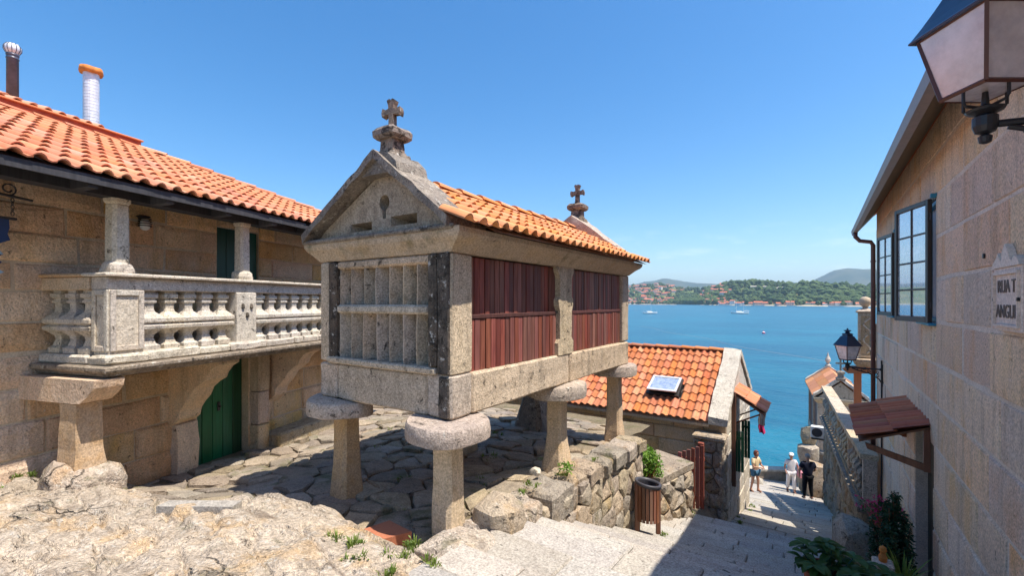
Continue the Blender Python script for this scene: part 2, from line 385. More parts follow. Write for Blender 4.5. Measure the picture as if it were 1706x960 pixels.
m_crest = stone_mat('plaque_stone', (.78,.66,.56), (.72,.62,.54), (.62,.52,.44), 3, .25, orand=0, streak=.1, bump=.5)
m_inscr = plain('inscription_paint', (.17,.14,.12), .9)
def glass(name, tint, tr=.35, rough=.03, dirt_refl=(.7,.7,.72), dirt_refl_amt=.3):
    s = N(name); g = s.n('BsdfGlossy'); g.inputs['Roughness'].default_value = rough; g.inputs['Color'].default_value = (*tint, 1)
    t = s.n('BsdfTransparent'); d = s.n('BsdfDiffuse'); d.inputs['Color'].default_value = (*dirt_refl, 1)  # diffuse share: dust on the lanterns, painted sky reflection on window panes
    m1 = s.n('MixShader'); s.set(m1.inputs[0], s.mr(s.noise(9, 5, .6), .3, .7, dirt_refl_amt*.6, dirt_refl_amt*1.4)); s.set(m1.inputs[1], t.outputs[0]); s.set(m1.inputs[2], d.outputs[0])
    m2 = s.n('MixShader'); m2.inputs[0].default_value = 1-tr; s.set(m2.inputs[1], m1.outputs[0]); s.set(m2.inputs[2], g.outputs[0])
    s.set(s.out.inputs[0], m2.outputs[0]); return s.m
m_glass = glass('window_glass', (.88,.94,1), .40, .03, (.78,.84,.92), .75)  # pale blue diffuse share paints in the reflected sky
m_lglass = glass('dusty_lantern_glass', (.85,.82,.9), .78, .18, (.84,.76,.80), .6)
def leaf_mat(name, a, b, tr=.35):
    s = N(name); c = s.mix(s.mr(s.noise(9, 3, .6), .35, .65), a, b); s.fin(c, .55, 0, .35)
    t = s.n('BsdfTranslucent'); s.set(t.inputs[0], s.hsv(c, .49, 1.1, 1.4)); m = s.n('MixShader'); m.inputs[0].default_value = tr
    s.set(m.inputs[1], s.p.outputs[0]); s.set(m.inputs[2], t.outputs[0]); s.set(s.out.inputs[0], m.outputs[0]); return s.m
l_bright = leaf_mat('bright_leaf', (.10,.22,.03), (.20,.34,.05))
l_dark = leaf_mat('dark_needle', (.015,.045,.018), (.03,.075,.025), .1)
l_mid = leaf_mat('broad_leaf', (.035,.09,.02), (.07,.14,.03), .25)
l_grass = leaf_mat('grass_blade', (.10,.17,.03), (.20,.26,.06))
l_pink = leaf_mat('pink_petal', (.60,.03,.14), (.75,.10,.28), .3)
l_far = N('far_foliage'); c_ = l_far.mix(l_far.mr(l_far.noise(.012, 4, .6), .4, .6), (.035,.065,.028), (.075,.11,.04)); c_ = l_far.hsv(c_, .5, 1, l_far.mr(l_far.noise(.09, 3, .7), .3, .7, .6, 1.5)); l_far = l_far.fin(c_, .9, 0, .1)
# ------------------------------------------------------------------ roof tiles
def tile_profile(cw, r):
    pts = []
    for t in (0, .1, .28, .5, .72, .9, 1.0):     # barrel over 64 % of the width
        pts.append((t*.64*cw, r*math.sin(pi*t)**.75 if 0 < t < 1 else 0))
    for t in (.5, 1.0): pts.append((cw*(.64+.36*t)+(.008 if t == 1 else 0), -.010*math.sin(pi*t)))
    return pts
def tile_mb(cw, ln, r=.045, th=.014, lift=.030):
    P = tile_profile(cw, r); m = MB(); n = len(P)
    f = [(a, 0, h+lift) for a, h in P]; b = [(a*.94+cw*.03, ln, h*.92) for a, h in P]
    f2 = [(a, 0, h+lift-th) for a, h in P]; b2 = [(a*.94+cw*.03, ln, h*.92-th) for a, h in P]
    m.add(f+b+f2+b2, [(i, i+1, n+i+1, n+i) for i in range(n-1)] + [(2*n+i+1, 2*n+i, 3*n+i, 3*n+i+1) for i in range(n-1)] + [(i+1, i, 2*n+i, 2*n+i+1) for i in range(n-1)])
    return m
def tile_roof(parent, o, u, v, nc, nr, cw, rh, mat, mask=None, keep=300, r=.045, seed=3, stuff_only=False, jit=.006, ln=None):
    """o = lower left corner, u = along the eave, v = up the slope (unit vectors)"""
    rnd = random.Random(seed); o = Vector(o); u = Vector(u).normalized(); v = Vector(v).normalized(); nn = u.cross(v).normalized()
    if nn.z < 0: raise ValueError('tile roof faces down')
    base = tile_mb(cw, ln or rh+.07, r); me = base.mesh('roof_tile', mat, fix=False)
    cells = []
    for j in range(nr):
        for i in range(nc):
            p = o + u*(i*cw) + v*(j*rh)
            if mask and not mask((i+.5)*cw, (j+.5)*rh): continue
            M = Matrix((( u.x, v.x, nn.x), (u.y, v.y, nn.y), (u.z, v.z, nn.z))).to_4x4()
            a = Matrix.Rotation(rnd.gauss(0, .012), 4, 'Z')
            q = p + u*rnd.uniform(-jit, jit)*.5 + v*rnd.uniform(-jit, jit)*1.6 + nn*rnd.uniform(0, .006)
            cells.append((q.length, Matrix.Translation(q) @ M @ a))
    cells.sort(key=lambda c: c[0]); rest = MB()
    for k, (d, M) in enumerate(cells):
        if k < keep and not stuff_only:
            t = bpy.data.objects.new('roof_tile', me); COL.objects.link(t); t.parent = parent
            t.matrix_parent_inverse = Matrix.Translation(-WL[parent.name]); t.matrix_basis = M
        else: rest.add([M @ p for p in base.v], base.f)
    if rest.v: tag(rest.build('roof_tile_field', mat, parent, fix=False), kind='stuff')
def ridge_caps(parent, a, b, mat, w=.10, ln=.36, name='ridge_tile', lift=0.0):
    a, b = Vector(a), Vector(b); d = b-a; n = max(1, int(d.length/ln)); d.normalize(); side = d.cross(Vector((0,0,1))).normalized(); up = side.cross(d)
    for i in range(n):
        p = a + d*(i*(b-a).length/n); L_ = (b-a).length/n + .04; m = MB()
        rings = []
        for t, s_, dz in ((0, 1.0, .022), (L_, .88, 0)):
            rings.append([p + d*t + side*math.cos(k*pi/6)*w*s_ + up*(math.sin(k*pi/6)*w*.62*s_+dz+lift) for k in range(7)]
                       + [p + d*t + side*math.cos(k*pi/6)*(w*s_-.016) + up*(math.sin(k*pi/6)*(w*.62*s_-.016)+dz+lift) for k in range(6, -1, -1)])
        m.loft(rings); m.build(name, mat, parent)

# ------------------------------------------------------------------ foliage
def leaves(mb, c, r, n, size, rnd, shape='quad', shell=.5, up=.3):
    for _ in range(n):
        d = Vector((rnd.gauss(0,1), rnd.gauss(0,1), rnd.gauss(0,1))).normalized(); k = (shell + (1-shell)*rnd.random()**.5)
        p = Vector(c) + Vector((d.x*r[0], d.y*r[1], d.z*r[2]))*k
        nrm = (d + Vector((rnd.uniform(-1,1), rnd.uniform(-1,1), rnd.uniform(-1,1)+up))*.8).normalized()
        a = nrm.orthogonal().normalized(); a = Matrix.Rotation(rnd.uniform(0, 2*pi), 3, nrm) @ a; b = nrm.cross(a)
        L_ = size*rnd.uniform(.6, 1.3); W = L_*.42
        mb.add([p, p+a*L_*.5+b*W*.5+nrm*L_*.08, p+a*L_, p+a*L_*.5-b*W*.5+nrm*L_*.08], [(0,1,2),(0,2,3)])
def tuft(mb, c, n, h, spread, rnd):
    for _ in range(n):
        a = rnd.uniform(0, 2*pi); d = Vector((math.cos(a), math.sin(a), 0)); s_ = Vector((-d.y, d.x, 0)); p = Vector(c) + d*rnd.uniform(0, spread)*.7
        hh = h*rnd.uniform(.5, 1.2); w_ = .004+h*.035
        mb.add([p-s_*w_, p+s_*w_, p+s_*w_*.8+d*hh*.25+Vector((0,0,hh*.7)), p-s_*w_*.8+d*hh*.25+Vector((0,0,hh*.7)), p+d*hh*.65+Vector((0,0,hh*.95))], [(0,1,2,3),(3,2,4)])

# ================================================================== GROUND
def lerp(x, K):
    if x <= K[0][0]: return K[0][1]
    for (a, p), (b, q) in zip(K, K[1:]):
        if x <= b: return p + (q-p)*(x-a)/(b-a) if b > a else q
    return K[-1][1]
SZ = [(-3,-1.5),(0,-1.6),(2.6,-1.93),(3.6,-2.10),(6.75,-3.51),(9.38,-4.20),(9.39,-4.55),(11,-4.97),(20.8,-7.61),(24,-8.5),(26.6,-9.1)]
def street_z(y): return lerp(y, SZ)
def terrace_z(x, y):
    p = LM.inverted() @ Vector((x, y, 0))      # p.x = distance out from the balcony line, p.y along the building
    near = lerp(p.y, [(-1.5,-1.95),(0,-2.0),(1.2,-2.42),(6,-2.55),(9,-2.7)])
    far = lerp(y, [(2,-2.16),(3,-2.18),(5.2,-2.26),(7.6,-2.40),(9,-2.6)])
    t = max(0, min(1, (p.x+.1)/1.6)); return near*(1-t)+far*t
ROCK = [(-12,-.6),(-9,.3),(-7.5,.98),(-6.9,1.22),(-6.5,1.45),(-6.1,1.62),(-5.7,1.84),(-5.1,1.88),(-4.85,2.05),(-4.75,2.32),(-4.3,2.6),(-3.85,2.68),(-3.4,2.6),(-3.0,2.54),(-2.6,2.55),(-2.25,2.42),(-2.02,2.28)]
def sheet(name, x0, x1, y0, y1, nx, ny, zf, mat, kind='structure', smooth=True, skip=None):
    m = MB(); ids = {}
    for j in range(ny+1):
        for i in range(nx+1):
            x = x0+(x1-x0)*i/nx; y = y0+(y1-y0)*j/ny; ids[i, j] = len(m.v); m.v.append(Vector((x, y, zf(x, y))))
    for j in range(ny):
        for i in range(nx):
            if skip and skip(x0+(x1-x0)*(i+.5)/nx, y0+(y1-y0)*(j+.5)/ny): continue
            m.f.append((ids[i,j], ids[i+1,j], ids[i+1,j+1], ids[i,j+1]))
    o = m.build(name, mat, smooth=smooth, fix=False); tag(o, kind=kind); return o
# terrain under everything, falling to the sea bed
def base_z(x, y):
    z = street_z(y) - .35 - (.6 if y < 9.4 else .15)
    if x < -2.4: z = max(z, lerp(y, [(-30,-2.3),(3,-2.65),(7.5,-2.95),(9,-3.6),(11,-5.2),(16,-6.6),(24,-9.0),(26,-10.5),(30,-13)])-.1)
    if y > 24: z = lerp(y, [(24, z), (26.8, -9.6), (29, -11.5), (34, -14)])
    if x > 1.3: z = min(z, -5.9 if y > 9 else z)
    return z + .05*noise.noise(Vector((x*.6, y*.6, 0)))
terrain = sheet('terrain', -40, 40, -25, 40, 80, 65, base_z, m_mortd)
tag(terrain, 'sloping stony ground under the village down to the shore')
# bedrock outcrop
def rock_z(x, y):
    e = lerp(x, ROCK); d = e - y
    if x > -2.02: d = min(d, (-1.9-x)*1.0)
    n = noise.fractal(Vector((x*.55, y*.8, 3.1)), 1.0, 2.0, 5)
    z = -1.60 - .125*max(y, -1) + .030*(x+3.5) * (1 if x > -3.5 else 1.15) + n*.07
    st = z*14 + noise.noise(Vector((x*1.3, y*1.5, 1)))*1.6; fr = st - math.floor(st); z += (fr**5 - fr)*.062*(.5+.5*noise.noise(Vector((x*.8, y*.8, 7)))+.35)      # bedding ledges
    q = noise.voronoi(Vector((x*1.5+.35*n, y*2.6+.3*n, 1.3))); z += .032*noise.noise(q[1][0]*3.7)+.03*(q[0][1]-q[0][0] < .06)*-1
    q = noise.voronoi(Vector((x*4+n, y*6, 4.3))); z += .016*noise.noise(q[1][0]*3.7)
    vd = noise.voronoi(Vector((x*.9, y*1.5+.25*n, .3)))[0]; ed = vd[1]-vd[0]; z -= .05*max(0, 1-ed/.06) * (noise.noise(Vector((x*.7+5, y*.7, 9))) > .15)
    z += noise.fractal(Vector((x*6, y*6, 0)), 1.0, 2.1, 4)*.013
    d += noise.noise(Vector((x*4, y*4, 5)))*.05
    if d < .16: z -= (1-max(0, d)/.16)**2*.12
    if d < 0: z = min(z, z + d*6); z = max(z, -3.2)
    return z
rock = sheet('rock_outcrop', -9.5, -1.82, -.4, 2.95, 420, 230, rock_z, m_rock, skip=lambda x, y: y > lerp(x, ROCK)+.22)
tag(rock, 'pale bare bedrock outcrop rising in front of the granary')
tag(sheet('bounce_ground', -16, 1.08, -25, -.2, 60, 80, lambda x, y: -1.72+.10*noise.fractal(Vector((x*.5, y*.5, 0)), 1, 2, 4)-.03*(x+3)*(x < -3)*0, m_rock), 'unseen granite ground behind the viewpoint, added to bounce light')  # added out of view to bounce sunlight onto the shaded walls
def loose(name, c, r, mat, seed, label=None, cat=None, parent=None, sq=(1,1,1), kind=None):
    bm = bmesh.new(); bmesh.ops.create_icosphere(bm, subdivisions=2, radius=1); m = MB()
    vs = [v.co.copy() for v in bm.verts]; fs = [tuple(v.index for v in f.verts) for f in bm.faces]; bm.free()
    out = []
    for v in vs:
        n = noise.noise(v*1.3+Vector((seed, 0, 0)))*.35+noise.noise(v*3+Vector((0, seed, 0)))*.12
        q = Vector([math.copysign(abs(t)**.72, t) for t in v])*(1+n); out.append(Vector(c)+Vector((q.x*r[0], q.y*r[1], q.z*r[2])))
    m.add(out, fs); o = m.build(name, mat, parent, smooth=False); autosmooth(o, 34); tag(o, label, cat, kind=kind); return o
# flat dressed stones let into the rock
slab = MB(); slab.prism([(-5.05,1.72),(-4.48,2.10),(-4.40,1.98),(-4.98,1.60)], lambda a, b, h: (a, b, h+.0), -2.05, -1.86); slab.jig(.012, 4, 2)
tag(slab.build('stone_slab', m_pave), 'thin pale dressed slab lying at the back edge of the bedrock', 'stone slab')
brick = MB(); brick.prism([(-3.42,2.62),(-3.10,2.60),(-2.98,2.82),(-3.34,2.88)], lambda a, b, h: (a, b, h+.06*(a+3.4)), -2.2, -2.06)
tag(brick.build('clay_tile', t_house), 'flat red clay tile lying behind the bedrock edge under the granary', 'floor tile')

# ---- terrace of flagstones under the granary
terr = sheet('terrace', -10.5, -2.42, 1.0, 9.6, 60, 60, lambda x, y: terrace_z(x, y)-.022+.02*noise.noise(Vector((x*3, y*3, 0))), m_mortd, skip=lambda x, y: y > 7.55 and x > -3.0)
tag(terr, 'shaded terrace floor of worn flagstones under the granary')
rv = random.Random(5)
reg = [(-8.7,1.3),(-2.48,2.35),(-2.48,7.5),(-3.6,8.9),(-9.2,8.9)]
for poly in voronoi(reg, .30, rv, 1.5, .5):
    cx = sum(p[0] for p in poly)/len(poly); cy = sum(p[1] for p in poly)/len(poly)
    if cy < lerp(cx, ROCK)-.05: continue
    if (LM.inverted() @ Vector((cx, cy, 0))).x < -1.0: continue
    tx, ty = rv.uniform(-.07, .07), rv.uniform(-.07, .07); dz = rv.uniform(-.02, .03)
    f = lambda a, b, h, cx=cx, cy=cy, tx=tx, ty=ty, dz=dz: (a, b, terrace_z(a, b)+h+(a-cx)*tx+(b-cy)*ty+dz)
    o = stone(poly, f, -.15, .015, .010, .016, .028, .008, .13, rv, .016).build('flagstone', m_flag, terr)
# ---- street: steps of granite slabs
street = sheet('street', -2.5, 1.3, -3, 26.7, 20, 200, lambda x, y: street_z(y)-.13, m_mort)
tag(street, 'stepped granite street going down to the water')
rs = random.Random(21); y = -.5; row = 0
while y < 26.5:
    dep = rs.uniform(.36, .46) if y < 9.2 else rs.uniform(.42, .60)
    if y < 9.38 < y+dep+.15: dep = 9.38-y
    y1 = y+dep
    zf = street_z(y+dep*.5); flat = y > 9.4
    xl = -1.95 if y1 < 2.35 else (-2.40 if y1 < 7.4 else -2.6); xr = 1.12
    if y > 11: xl = -1.72
    if y > 15.5: xl = -2.9
    if y > 11.9: xr = min(1.12, .86-(y-11.9)*.0716)
    if y > 20.7: xr = .9
    x = xl
    sk = .05*math.sin(y*1.3)
    while x < xr-.02:
        wd = rs.uniform(.55, 1.15); x1 = min(x+wd, xr)
        if xr-x1 < .3: x1 = xr
        j0, j1 = rs.uniform(-.012,.012), rs.uniform(-.012,.012)
        if flat: f = lambda a, b, h: (a, b+sk*a*.3, street_z(b)+h+.005*math.sin(a*3))
        else: f = lambda a, b, h, zf=zf, y=y: (a, b+sk*a*.3, zf+h-(b-y)*.06)
        stone([(x,y),(x1,y),(x1,y1),(x,y1)], f, -.2, 0, .006, .014, .006, .004, .35, rs, .007).build('paving_slab', m_pave, street)
        x = x1
    y = y1
# ---- retaining wall of the terrace
rw = random.Random(8)
def rtop(y): return lerp(y, [(2.5,-2.02),(4.2,-2.07),(5.4,-2.14),(7.4,-2.24)])
ret = empty('retaining_wall', (-2.5, 5, -3.6), 'rough rubble retaining wall holding the terrace under the granary', 'wall')
bk = MB(); 
for a, b in ((2.6,4.2),(4.2,5.6),(5.6,7.30)): bk.prism([(a,-4.4),(b,-4.4),(b,rtop(b)-.14),(a,rtop(a)-.14)], lambda p, q, h: (h, p, q), -2.85, -2.425)
bk.subdiv(3).jig(.02, 3).build('core', m_rubble, ret)
def rface(a, b, h): return (-2.46+h+.06*noise.noise(Vector((a*1.2, b*1.2, 3))), a, b)
for poly in voronoi([(2.7,-4.3),(7.32,-4.3),(7.32,-2.24),(2.7,-2.16)], .21, rw, 1.7, .36):
    a = sum(p[0] for p in poly)/len(poly); b = sum(p[1] for p in poly)/len(poly)
    if b < street_z(a)-.35: continue
    stone(poly, rface, -.1, rw.uniform(.05,.085), .003, .016, .015, .012, .12, rw, .014).build('rubble_stone', m_rubble, ret)
for poly in voronoi([(-2.95,-4.3),(-2.40,-4.3),(-2.40,-2.3),(-2.95,-2.3)], .27, rw, 1.3):   # end face
    stone(poly, lambda a, b, h: (a, 7.3+h, b), -.1, rw.uniform(.03,.08), .008, .03, .015, .03, .15, rw).build('rubble_stone', m_rubble, ret)
yy = 2.62
while yy < 7.25:           # coping boulders
    ln = rw.uniform(.34, .62) if yy > 3.2 else rw.uniform(.5, .6)
    y1 = min(yy+ln, 7.36); t = rtop((yy+y1)/2)+rw.uniform(-.015,.02); wi = rw.uniform(.38,.46)
    m = stone([(-2.36-wi,yy),(-2.35+rw.uniform(-.03,.02),yy+.04),(-2.35+rw.uniform(-.03,.02),y1-.03),(-2.36-wi,y1)], lambda a, b, h: (a, b, h), t-(.34 if yy < 4.2 else .2), t, .004, .035, .035, .015, .14, rw)
    m.build('coping_stone', m_rubble if yy > 4.1 else m_rock, ret); yy = y1
loose('boulder', (-2.47,3.42,-2.02), (.22,.22,.20), m_rubble, 4, 'rounded boulder leaning on the foot of the nearest granary pillar', 'boulder')
loose('kerb_boulder', (-2.33,2.78,-2.12), (.22,.42,.17), m_rock, 9, 'long low kerb boulder between the bedrock and the street', 'boulder')
loose('pebble_stone', (-2.75,4.55,-1.99), (.07,.05,.045), m_white, 2, 'small pale loose stone on the retaining wall', 'stone')
# ================================================================== THE GRANARY
XR, XL, YN, YF = -2.686, -4.64, 3.01, 7.52
XC = (XR+XL)/2; XA = -3.56     # ridge line, a little off centre
G = empty('granary', (XC, (YN+YF)/2, -2.3), 'large stone granary on mushroom pillars with red-brown boards and two stone crosses', 'granary')
def add(name, mb, mat, par=None, smooth=False, jig=0, M=None):
    if jig: mb.jig(jig, 5)
    return mb.build(name, mat, par if par is not None else G, smooth=smooth, M=M)
def cbox(x0, x1, y0, y1, z0, z1, c=.015, sub=1, jig=.006):
    m = MB().box(x0, x1, y0, y1, z0, z1, c)
    if sub: m.subdiv(sub)
    if jig: m.jig(jig, 6, R.random()*9)
    return m
# pillars and round cap stones
def pillar(x, y, z0, w=.125, foot=.0, dr=.40, cut=None, mt=m_leg, fz=.35):
    m = MB(); rr = []
    for z, s_ in ((z0-.25, 1+foot*1.3), (z0+.02, 1+foot), (z0+fz, 1.02+foot*.1), ((z0-1.24)/2, 1), (-1.27, .97), (-1.235, .97)):
        h = w*s_; c = h*.28
        rr.append([(x+h-c,y-h,z),(x+h,y-h+c,z),(x+h,y+h-c,z),(x+h-c,y+h,z),(x-h+c,y+h,z),(x-h,y+h-c,z),(x-h,y-h+c,z),(x-h+c,y-h,z)])
    m.loft(rr).subdiv(1).jig(.012, 5, x); add('pillar', m, mt, smooth=False)
    m = MB(); N_ = 28; rings = []
    for rr_, z in ((dr*.90, -1.24), (dr*.985, -1.225), (dr, -1.17), (dr*.99, -1.09), (dr*.955, -1.068), (dr*.6, -1.058)):
        ring = []
        for k in range(N_):
            t = 2*pi*k/N_; px_, py_ = rr_*math.cos(t), rr_*math.sin(t)
            if cut:
                d = px_*cut[0]+py_*cut[1]-cut[2]
                if d > 0: px_ -= cut[0]*d; py_ -= cut[1]*d
            ring.append((x+px_, y+py_, z))
        rings.append(ring)
    m.loft(rings).jig(.018, 4, x+y); o = add('cap_stone', m, m_cap, smooth=True); autosmooth(o, 50)
pillar(-2.80, 3.10, -2.10, .112, .08, .385)
pillar(-2.86, 5.28, -2.22, .110, .55, .40)
pillar(-2.88, 7.36, -2.36, .108, .35, .38)
pillar(-4.40, 3.18, -2.16, .112, .30, .42, (.6, .8, .27))
pillar(-4.46, 5.28, -2.30, .125, .5, .40)
pillar(-4.46, 7.34, -2.38, .14, 1.3, .40, mt=m_lich, fz=.62)
# base beams
add('base_beam', cbox(XR-.30, XR, YN+.0, YN+.30, -1.057, -.66, .02, 2, .012), m_gran)
add('base_beam', cbox(XR-.30, XR-.004, YN+.305, 5.30, -1.055, -.672, .02, 2, .012), m_gran)
add('base_beam', cbox(XR-.30, XR, 5.308, YF, -1.055, -.675, .02, 2, .012), m_gran)
add('base_beam', cbox(XL, XL+.30, YN, YF, -1.055, -.67, .02, 2, .012), m_gran)
add('base_beam', cbox(XL+.305, XR-.305, YN+.004, YN+.30, -1.055, -.67, .02, 2, .010), m_gran)
add('base_beam', cbox(XL+.305, XR-.305, YF-.30, YF, -1.055, -.67, .02, 2, .012), m_gran)
add('floor_slab', MB().box(XL+.3, XR-.3, YN+.3, YF-.3, -.80, -.70), m_gran)
# sill lip under the front slats
add('sill', cbox(XL+.16, XR-.17, YN-.035, YN+.28, -.668, -.60, .015, 1, .008), m_gran)
# corner posts
def post(x0, x1, y0, y1, mt, z0=-.66, z1=.44): return add('corner_post', cbox(x0, x1, y0, y1, z0, z1, .018, 2, .010), mt)
post(XR-.165, XR-.006, YN+.006, YN+.31, m_gran); post(XL, XL+.16, YN, YN+.3, m_gran)
post(XR-.22, XR-.002, YF-.27, YF, m_gran); post(XL, XL+.2, YF-.25, YF, m_gran)
add('post_edging', cbox(XR-.27, XR-.168, YN-.030, YN+.16, -.60, .44, .02, 2, .016), m_black)
add('post_edging', cbox(XR-.166, XR-.022, YN-.014, YN+.02, -.655, .44, .012, 2, .010), m_black)
add('beam_face', cbox(XR-.15, XR-.02, YN-.013, YN+.02, -1.04, -.675, .012, 2, .010), m_black)
add('post_edging', cbox(XL+.165, XL+.30, YN-.012, YN+.16, -.66, .44, .02, 2, .014), m_black)
# middle post of the long side, waisted
def waist(y0, y1, x0, x1):
    m = MB(); pr = []
    for z, k in ((-.672,1),(-.52,1),(-.47,.80),(-.12,.80),(-.05,1.0),(.02,1.02),(.07,.80),(.30,.80),(.38,1.05),(.442,1.08)):
        c = (y0+y1)/2; h = (y1-y0)/2*k; pr.append([(x0,c-h,z),(x1,c-h+.015,z),(x1,c+h-.015,z),(x0,c+h,z)])
    m.loft(pr).subdiv(1).jig(.008, 6, 2); add('middle_post', m, m_gran)
waist(4.98, 5.42, XR-.2, XR+.002); waist(4.98, 5.42, XL+.2, XL-.002)
# boards of the long side, two tiers
rb = random.Random(4)
bme = {}
def boards(y0, y1, x, side=1):
    n = round((y1-y0)/.086); wd = (y1-y0)/n
    for tier, (z0, z1) in enumerate(((-.668, -.165), (-.125, .43))):
        key = (round(wd, 4), tier)
        if key not in bme: bme[key] = MB().box(-.011, .011, -wd/2+.0045, wd/2-.0045, 0, z1-z0, .004).mesh('board', m_red)
        for i in range(n):
            o = bpy.data.objects.new('board', bme[key]); put(o, G, (x+side*rb.uniform(-.005,.004)+(side*.012 if tier == 0 else 0), y0+wd*(i+.5), z0+rb.uniform(-.004,.004)))
    add('board_rail', MB().box(x-.025, x+.032 if side > 0 else x-.032, y0, y1, -.163, -.122, .005), m_dkwood)
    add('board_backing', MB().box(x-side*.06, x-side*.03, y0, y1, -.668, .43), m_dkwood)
boards(3.325, 5.03, XR-.075); boards(5.37, 7.255, XR-.075)
boards(3.325, 5.03, XL+.075, -1); boards(5.37, 7.255, XL+.075, -1)
# stone slats of the front, two rows of seven blades
xs0, xs1 = XL+.305, XR-.275
ca, sa = math.cos(rad(70)), math.sin(rad(70))
for r_, (z0, z1) in enumerate(((-.598, -.115), (-.028, .36))):
    for i in range(7):
        cx = xs0 + (xs1-xs0)*(i+.10)/7.0 + rb.uniform(-.012,.012); ln = .26; t = .020
        m = MB(); pr = []
        for z, k in ((z0,1),(z0+.05,.97),(z1-.04,.97),(z1,1.04)):
            pr.append([(cx-t*sa, YN+.035+t*ca, z),(cx+t*sa, YN+.03-t*ca, z),(cx+ca*ln*k+t*sa, YN+.03+sa*ln-t*ca, z),(cx+ca*ln*k-t*sa, YN+.03+sa*ln+t*ca, z)])
        m.loft(pr).subdiv(1).jig(.007, 7, i+r_*9); add('stone_slat', m, m_gran)
add('middle_rail', cbox(xs0-.01, xs1+.01, YN-.006, YN+.27, -.118, -.030, .02, 2, .008), m_gran)
add('top_rail', cbox(xs0-.01, xs1+.01, YN+.002, YN+.25, .35, .438, .02, 2, .006), m_gran)
add('rear_panel', MB().box(XL+.2, XR-.22, YF-.22, YF-.06, -.67, .44), m_gran)
add('interior_shade', MB().box(xs0-.05, xs1+.05, YN+.31, YN+.38, -.66, .42), m_dark)  # dark sheet painted in for the shade of the open interior
# flared cornice all round
pr = []
for z, d in ((.442, .0), (.47, .03), (.52, .085), (.565, .15), (.60, .175), (.645, .18), (.652, .16)):
    pr.append([(XL-d*.9, YN-d*.55, z), (XR+d, YN-d*.55, z), (XR+d, YF+d, z), (XL-d, YF+d, z)])
add('cornice', MB().loft(pr).subdiv(3).jig(.008, 5, 1), m_leg)
add('cornice_lip', cbox(XL-.17, XR+.12, YN-.125, YN+.05, .625, .675, .015, 3, .010), m_lich)
# tympanum with carved openings
TZ, AP = .66, 1.335
tm = MB(); hw = (XR-XL)/2+.08
tm.prism([(XC-hw, TZ), (XC+hw, TZ), (XC+hw, TZ+.05), (XA, AP), (XC-hw, TZ+.05)], lambda a, b, h: (a, h, b), YN+.02, YN+.40)
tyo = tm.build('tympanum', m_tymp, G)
cut = MB(); cut.lathe([(.072, 0), (.072, .5)], 18)
def boolean(o, mbs):
    for mb in mbs:
        me = mb.mesh('cut', None); c = bpy.data.objects.new('cut', me); COL.objects.link(c); c.location = (0, 0, 0)
        md = o.modifiers.new('b', 'BOOLEAN'); md.operation = 'DIFFERENCE'; md.object = c; md.solver = 'EXACT'
        par = o.parent
        bpy.context.view_layer.update(); dg = bpy.context.evaluated_depsgraph_get(); nm = bpy.data.meshes.new_from_object(o.evaluated_get(dg)); o.modifiers.clear(); o.data = nm
        bpy.data.objects.remove(c)
c1 = MB(); c1.prism([(XA-.03+.075*math.cos(2*pi*k/18), .99+.078*math.sin(2*pi*k/18)) for k in range(18)], lambda a, b, h: (a, h, b), YN-.1, YN+.22)
c1b = MB(); c1b.prism([(XA-.06,.93),(XA,.93),(XA-.005,.83),(XA-.055,.83)], lambda a, b, h: (a, h, b), YN-.1, YN+.10)
def wedge(x0, x1, z0, z1):  # slot slanting in towards the back
    return MB().loft([[(x0,YN-.1,z0),(x1,YN-.1,z0),(x1,YN-.1,z1),(x0,YN-.1,z1)],[(x0+.12,YN+.27,z0),(x1-.05,YN+.27,z0),(x1-.05,YN+.27,z1-.06),(x0+.12,YN+.27,z1-.06)]])
boolean(tyo, [c1, c1b, wedge(XC-.50, XC-.10, .735, .84), wedge(XC+.13, XC+.55, .745, .86)])
add('rear_tympanum', MB().prism([(XC-hw, TZ), (XC+hw, TZ), (XA, AP)], lambda a, b, h: (a, h, b), YF-.36, YF-.02), m_gran)
# raking copings
def rake(y0, y1, mt, jg, nm, thick=.10):
    for s_ in (-1, 1):
        m = MB(); nseg = 6; pr = []
        for k in range(nseg+1):
            t = k/nseg; x = XA + ((XC+1.05-XA) if s_ > 0 else (XC-1.10-XA))*(1-t); z = .71 + (1.43-.71)*t
            if k == 0: z -= .02
            pr.append([(x, y0, z-thick*.55), (x, y0, z+thick*.5), (x, y1, z+thick*.5), (x, y1, z-thick*.55)])
        m.loft(pr).subdiv(2).jig(jg, 5, s_+y0); o = add(nm, m, mt); autosmooth(o, 35)
rake(YN-.15, YN+.30, m_lich, .018, 'raking_coping', .085)
add('apex_block', MB().loft([[(XA-a,YN-.10,z),(XA+a,YN-.10,z),(XA+a,YN+.30,z),(XA-a,YN+.30,z)] for a, z in ((.30,1.24),(.27,1.33),(.16,1.43),(.05,1.46))]).subdiv(2).jig(.014, 6, 3), m_lich); rake(YF-.42, YF+.06, m_cap, .038, 'raking_coping', .16)
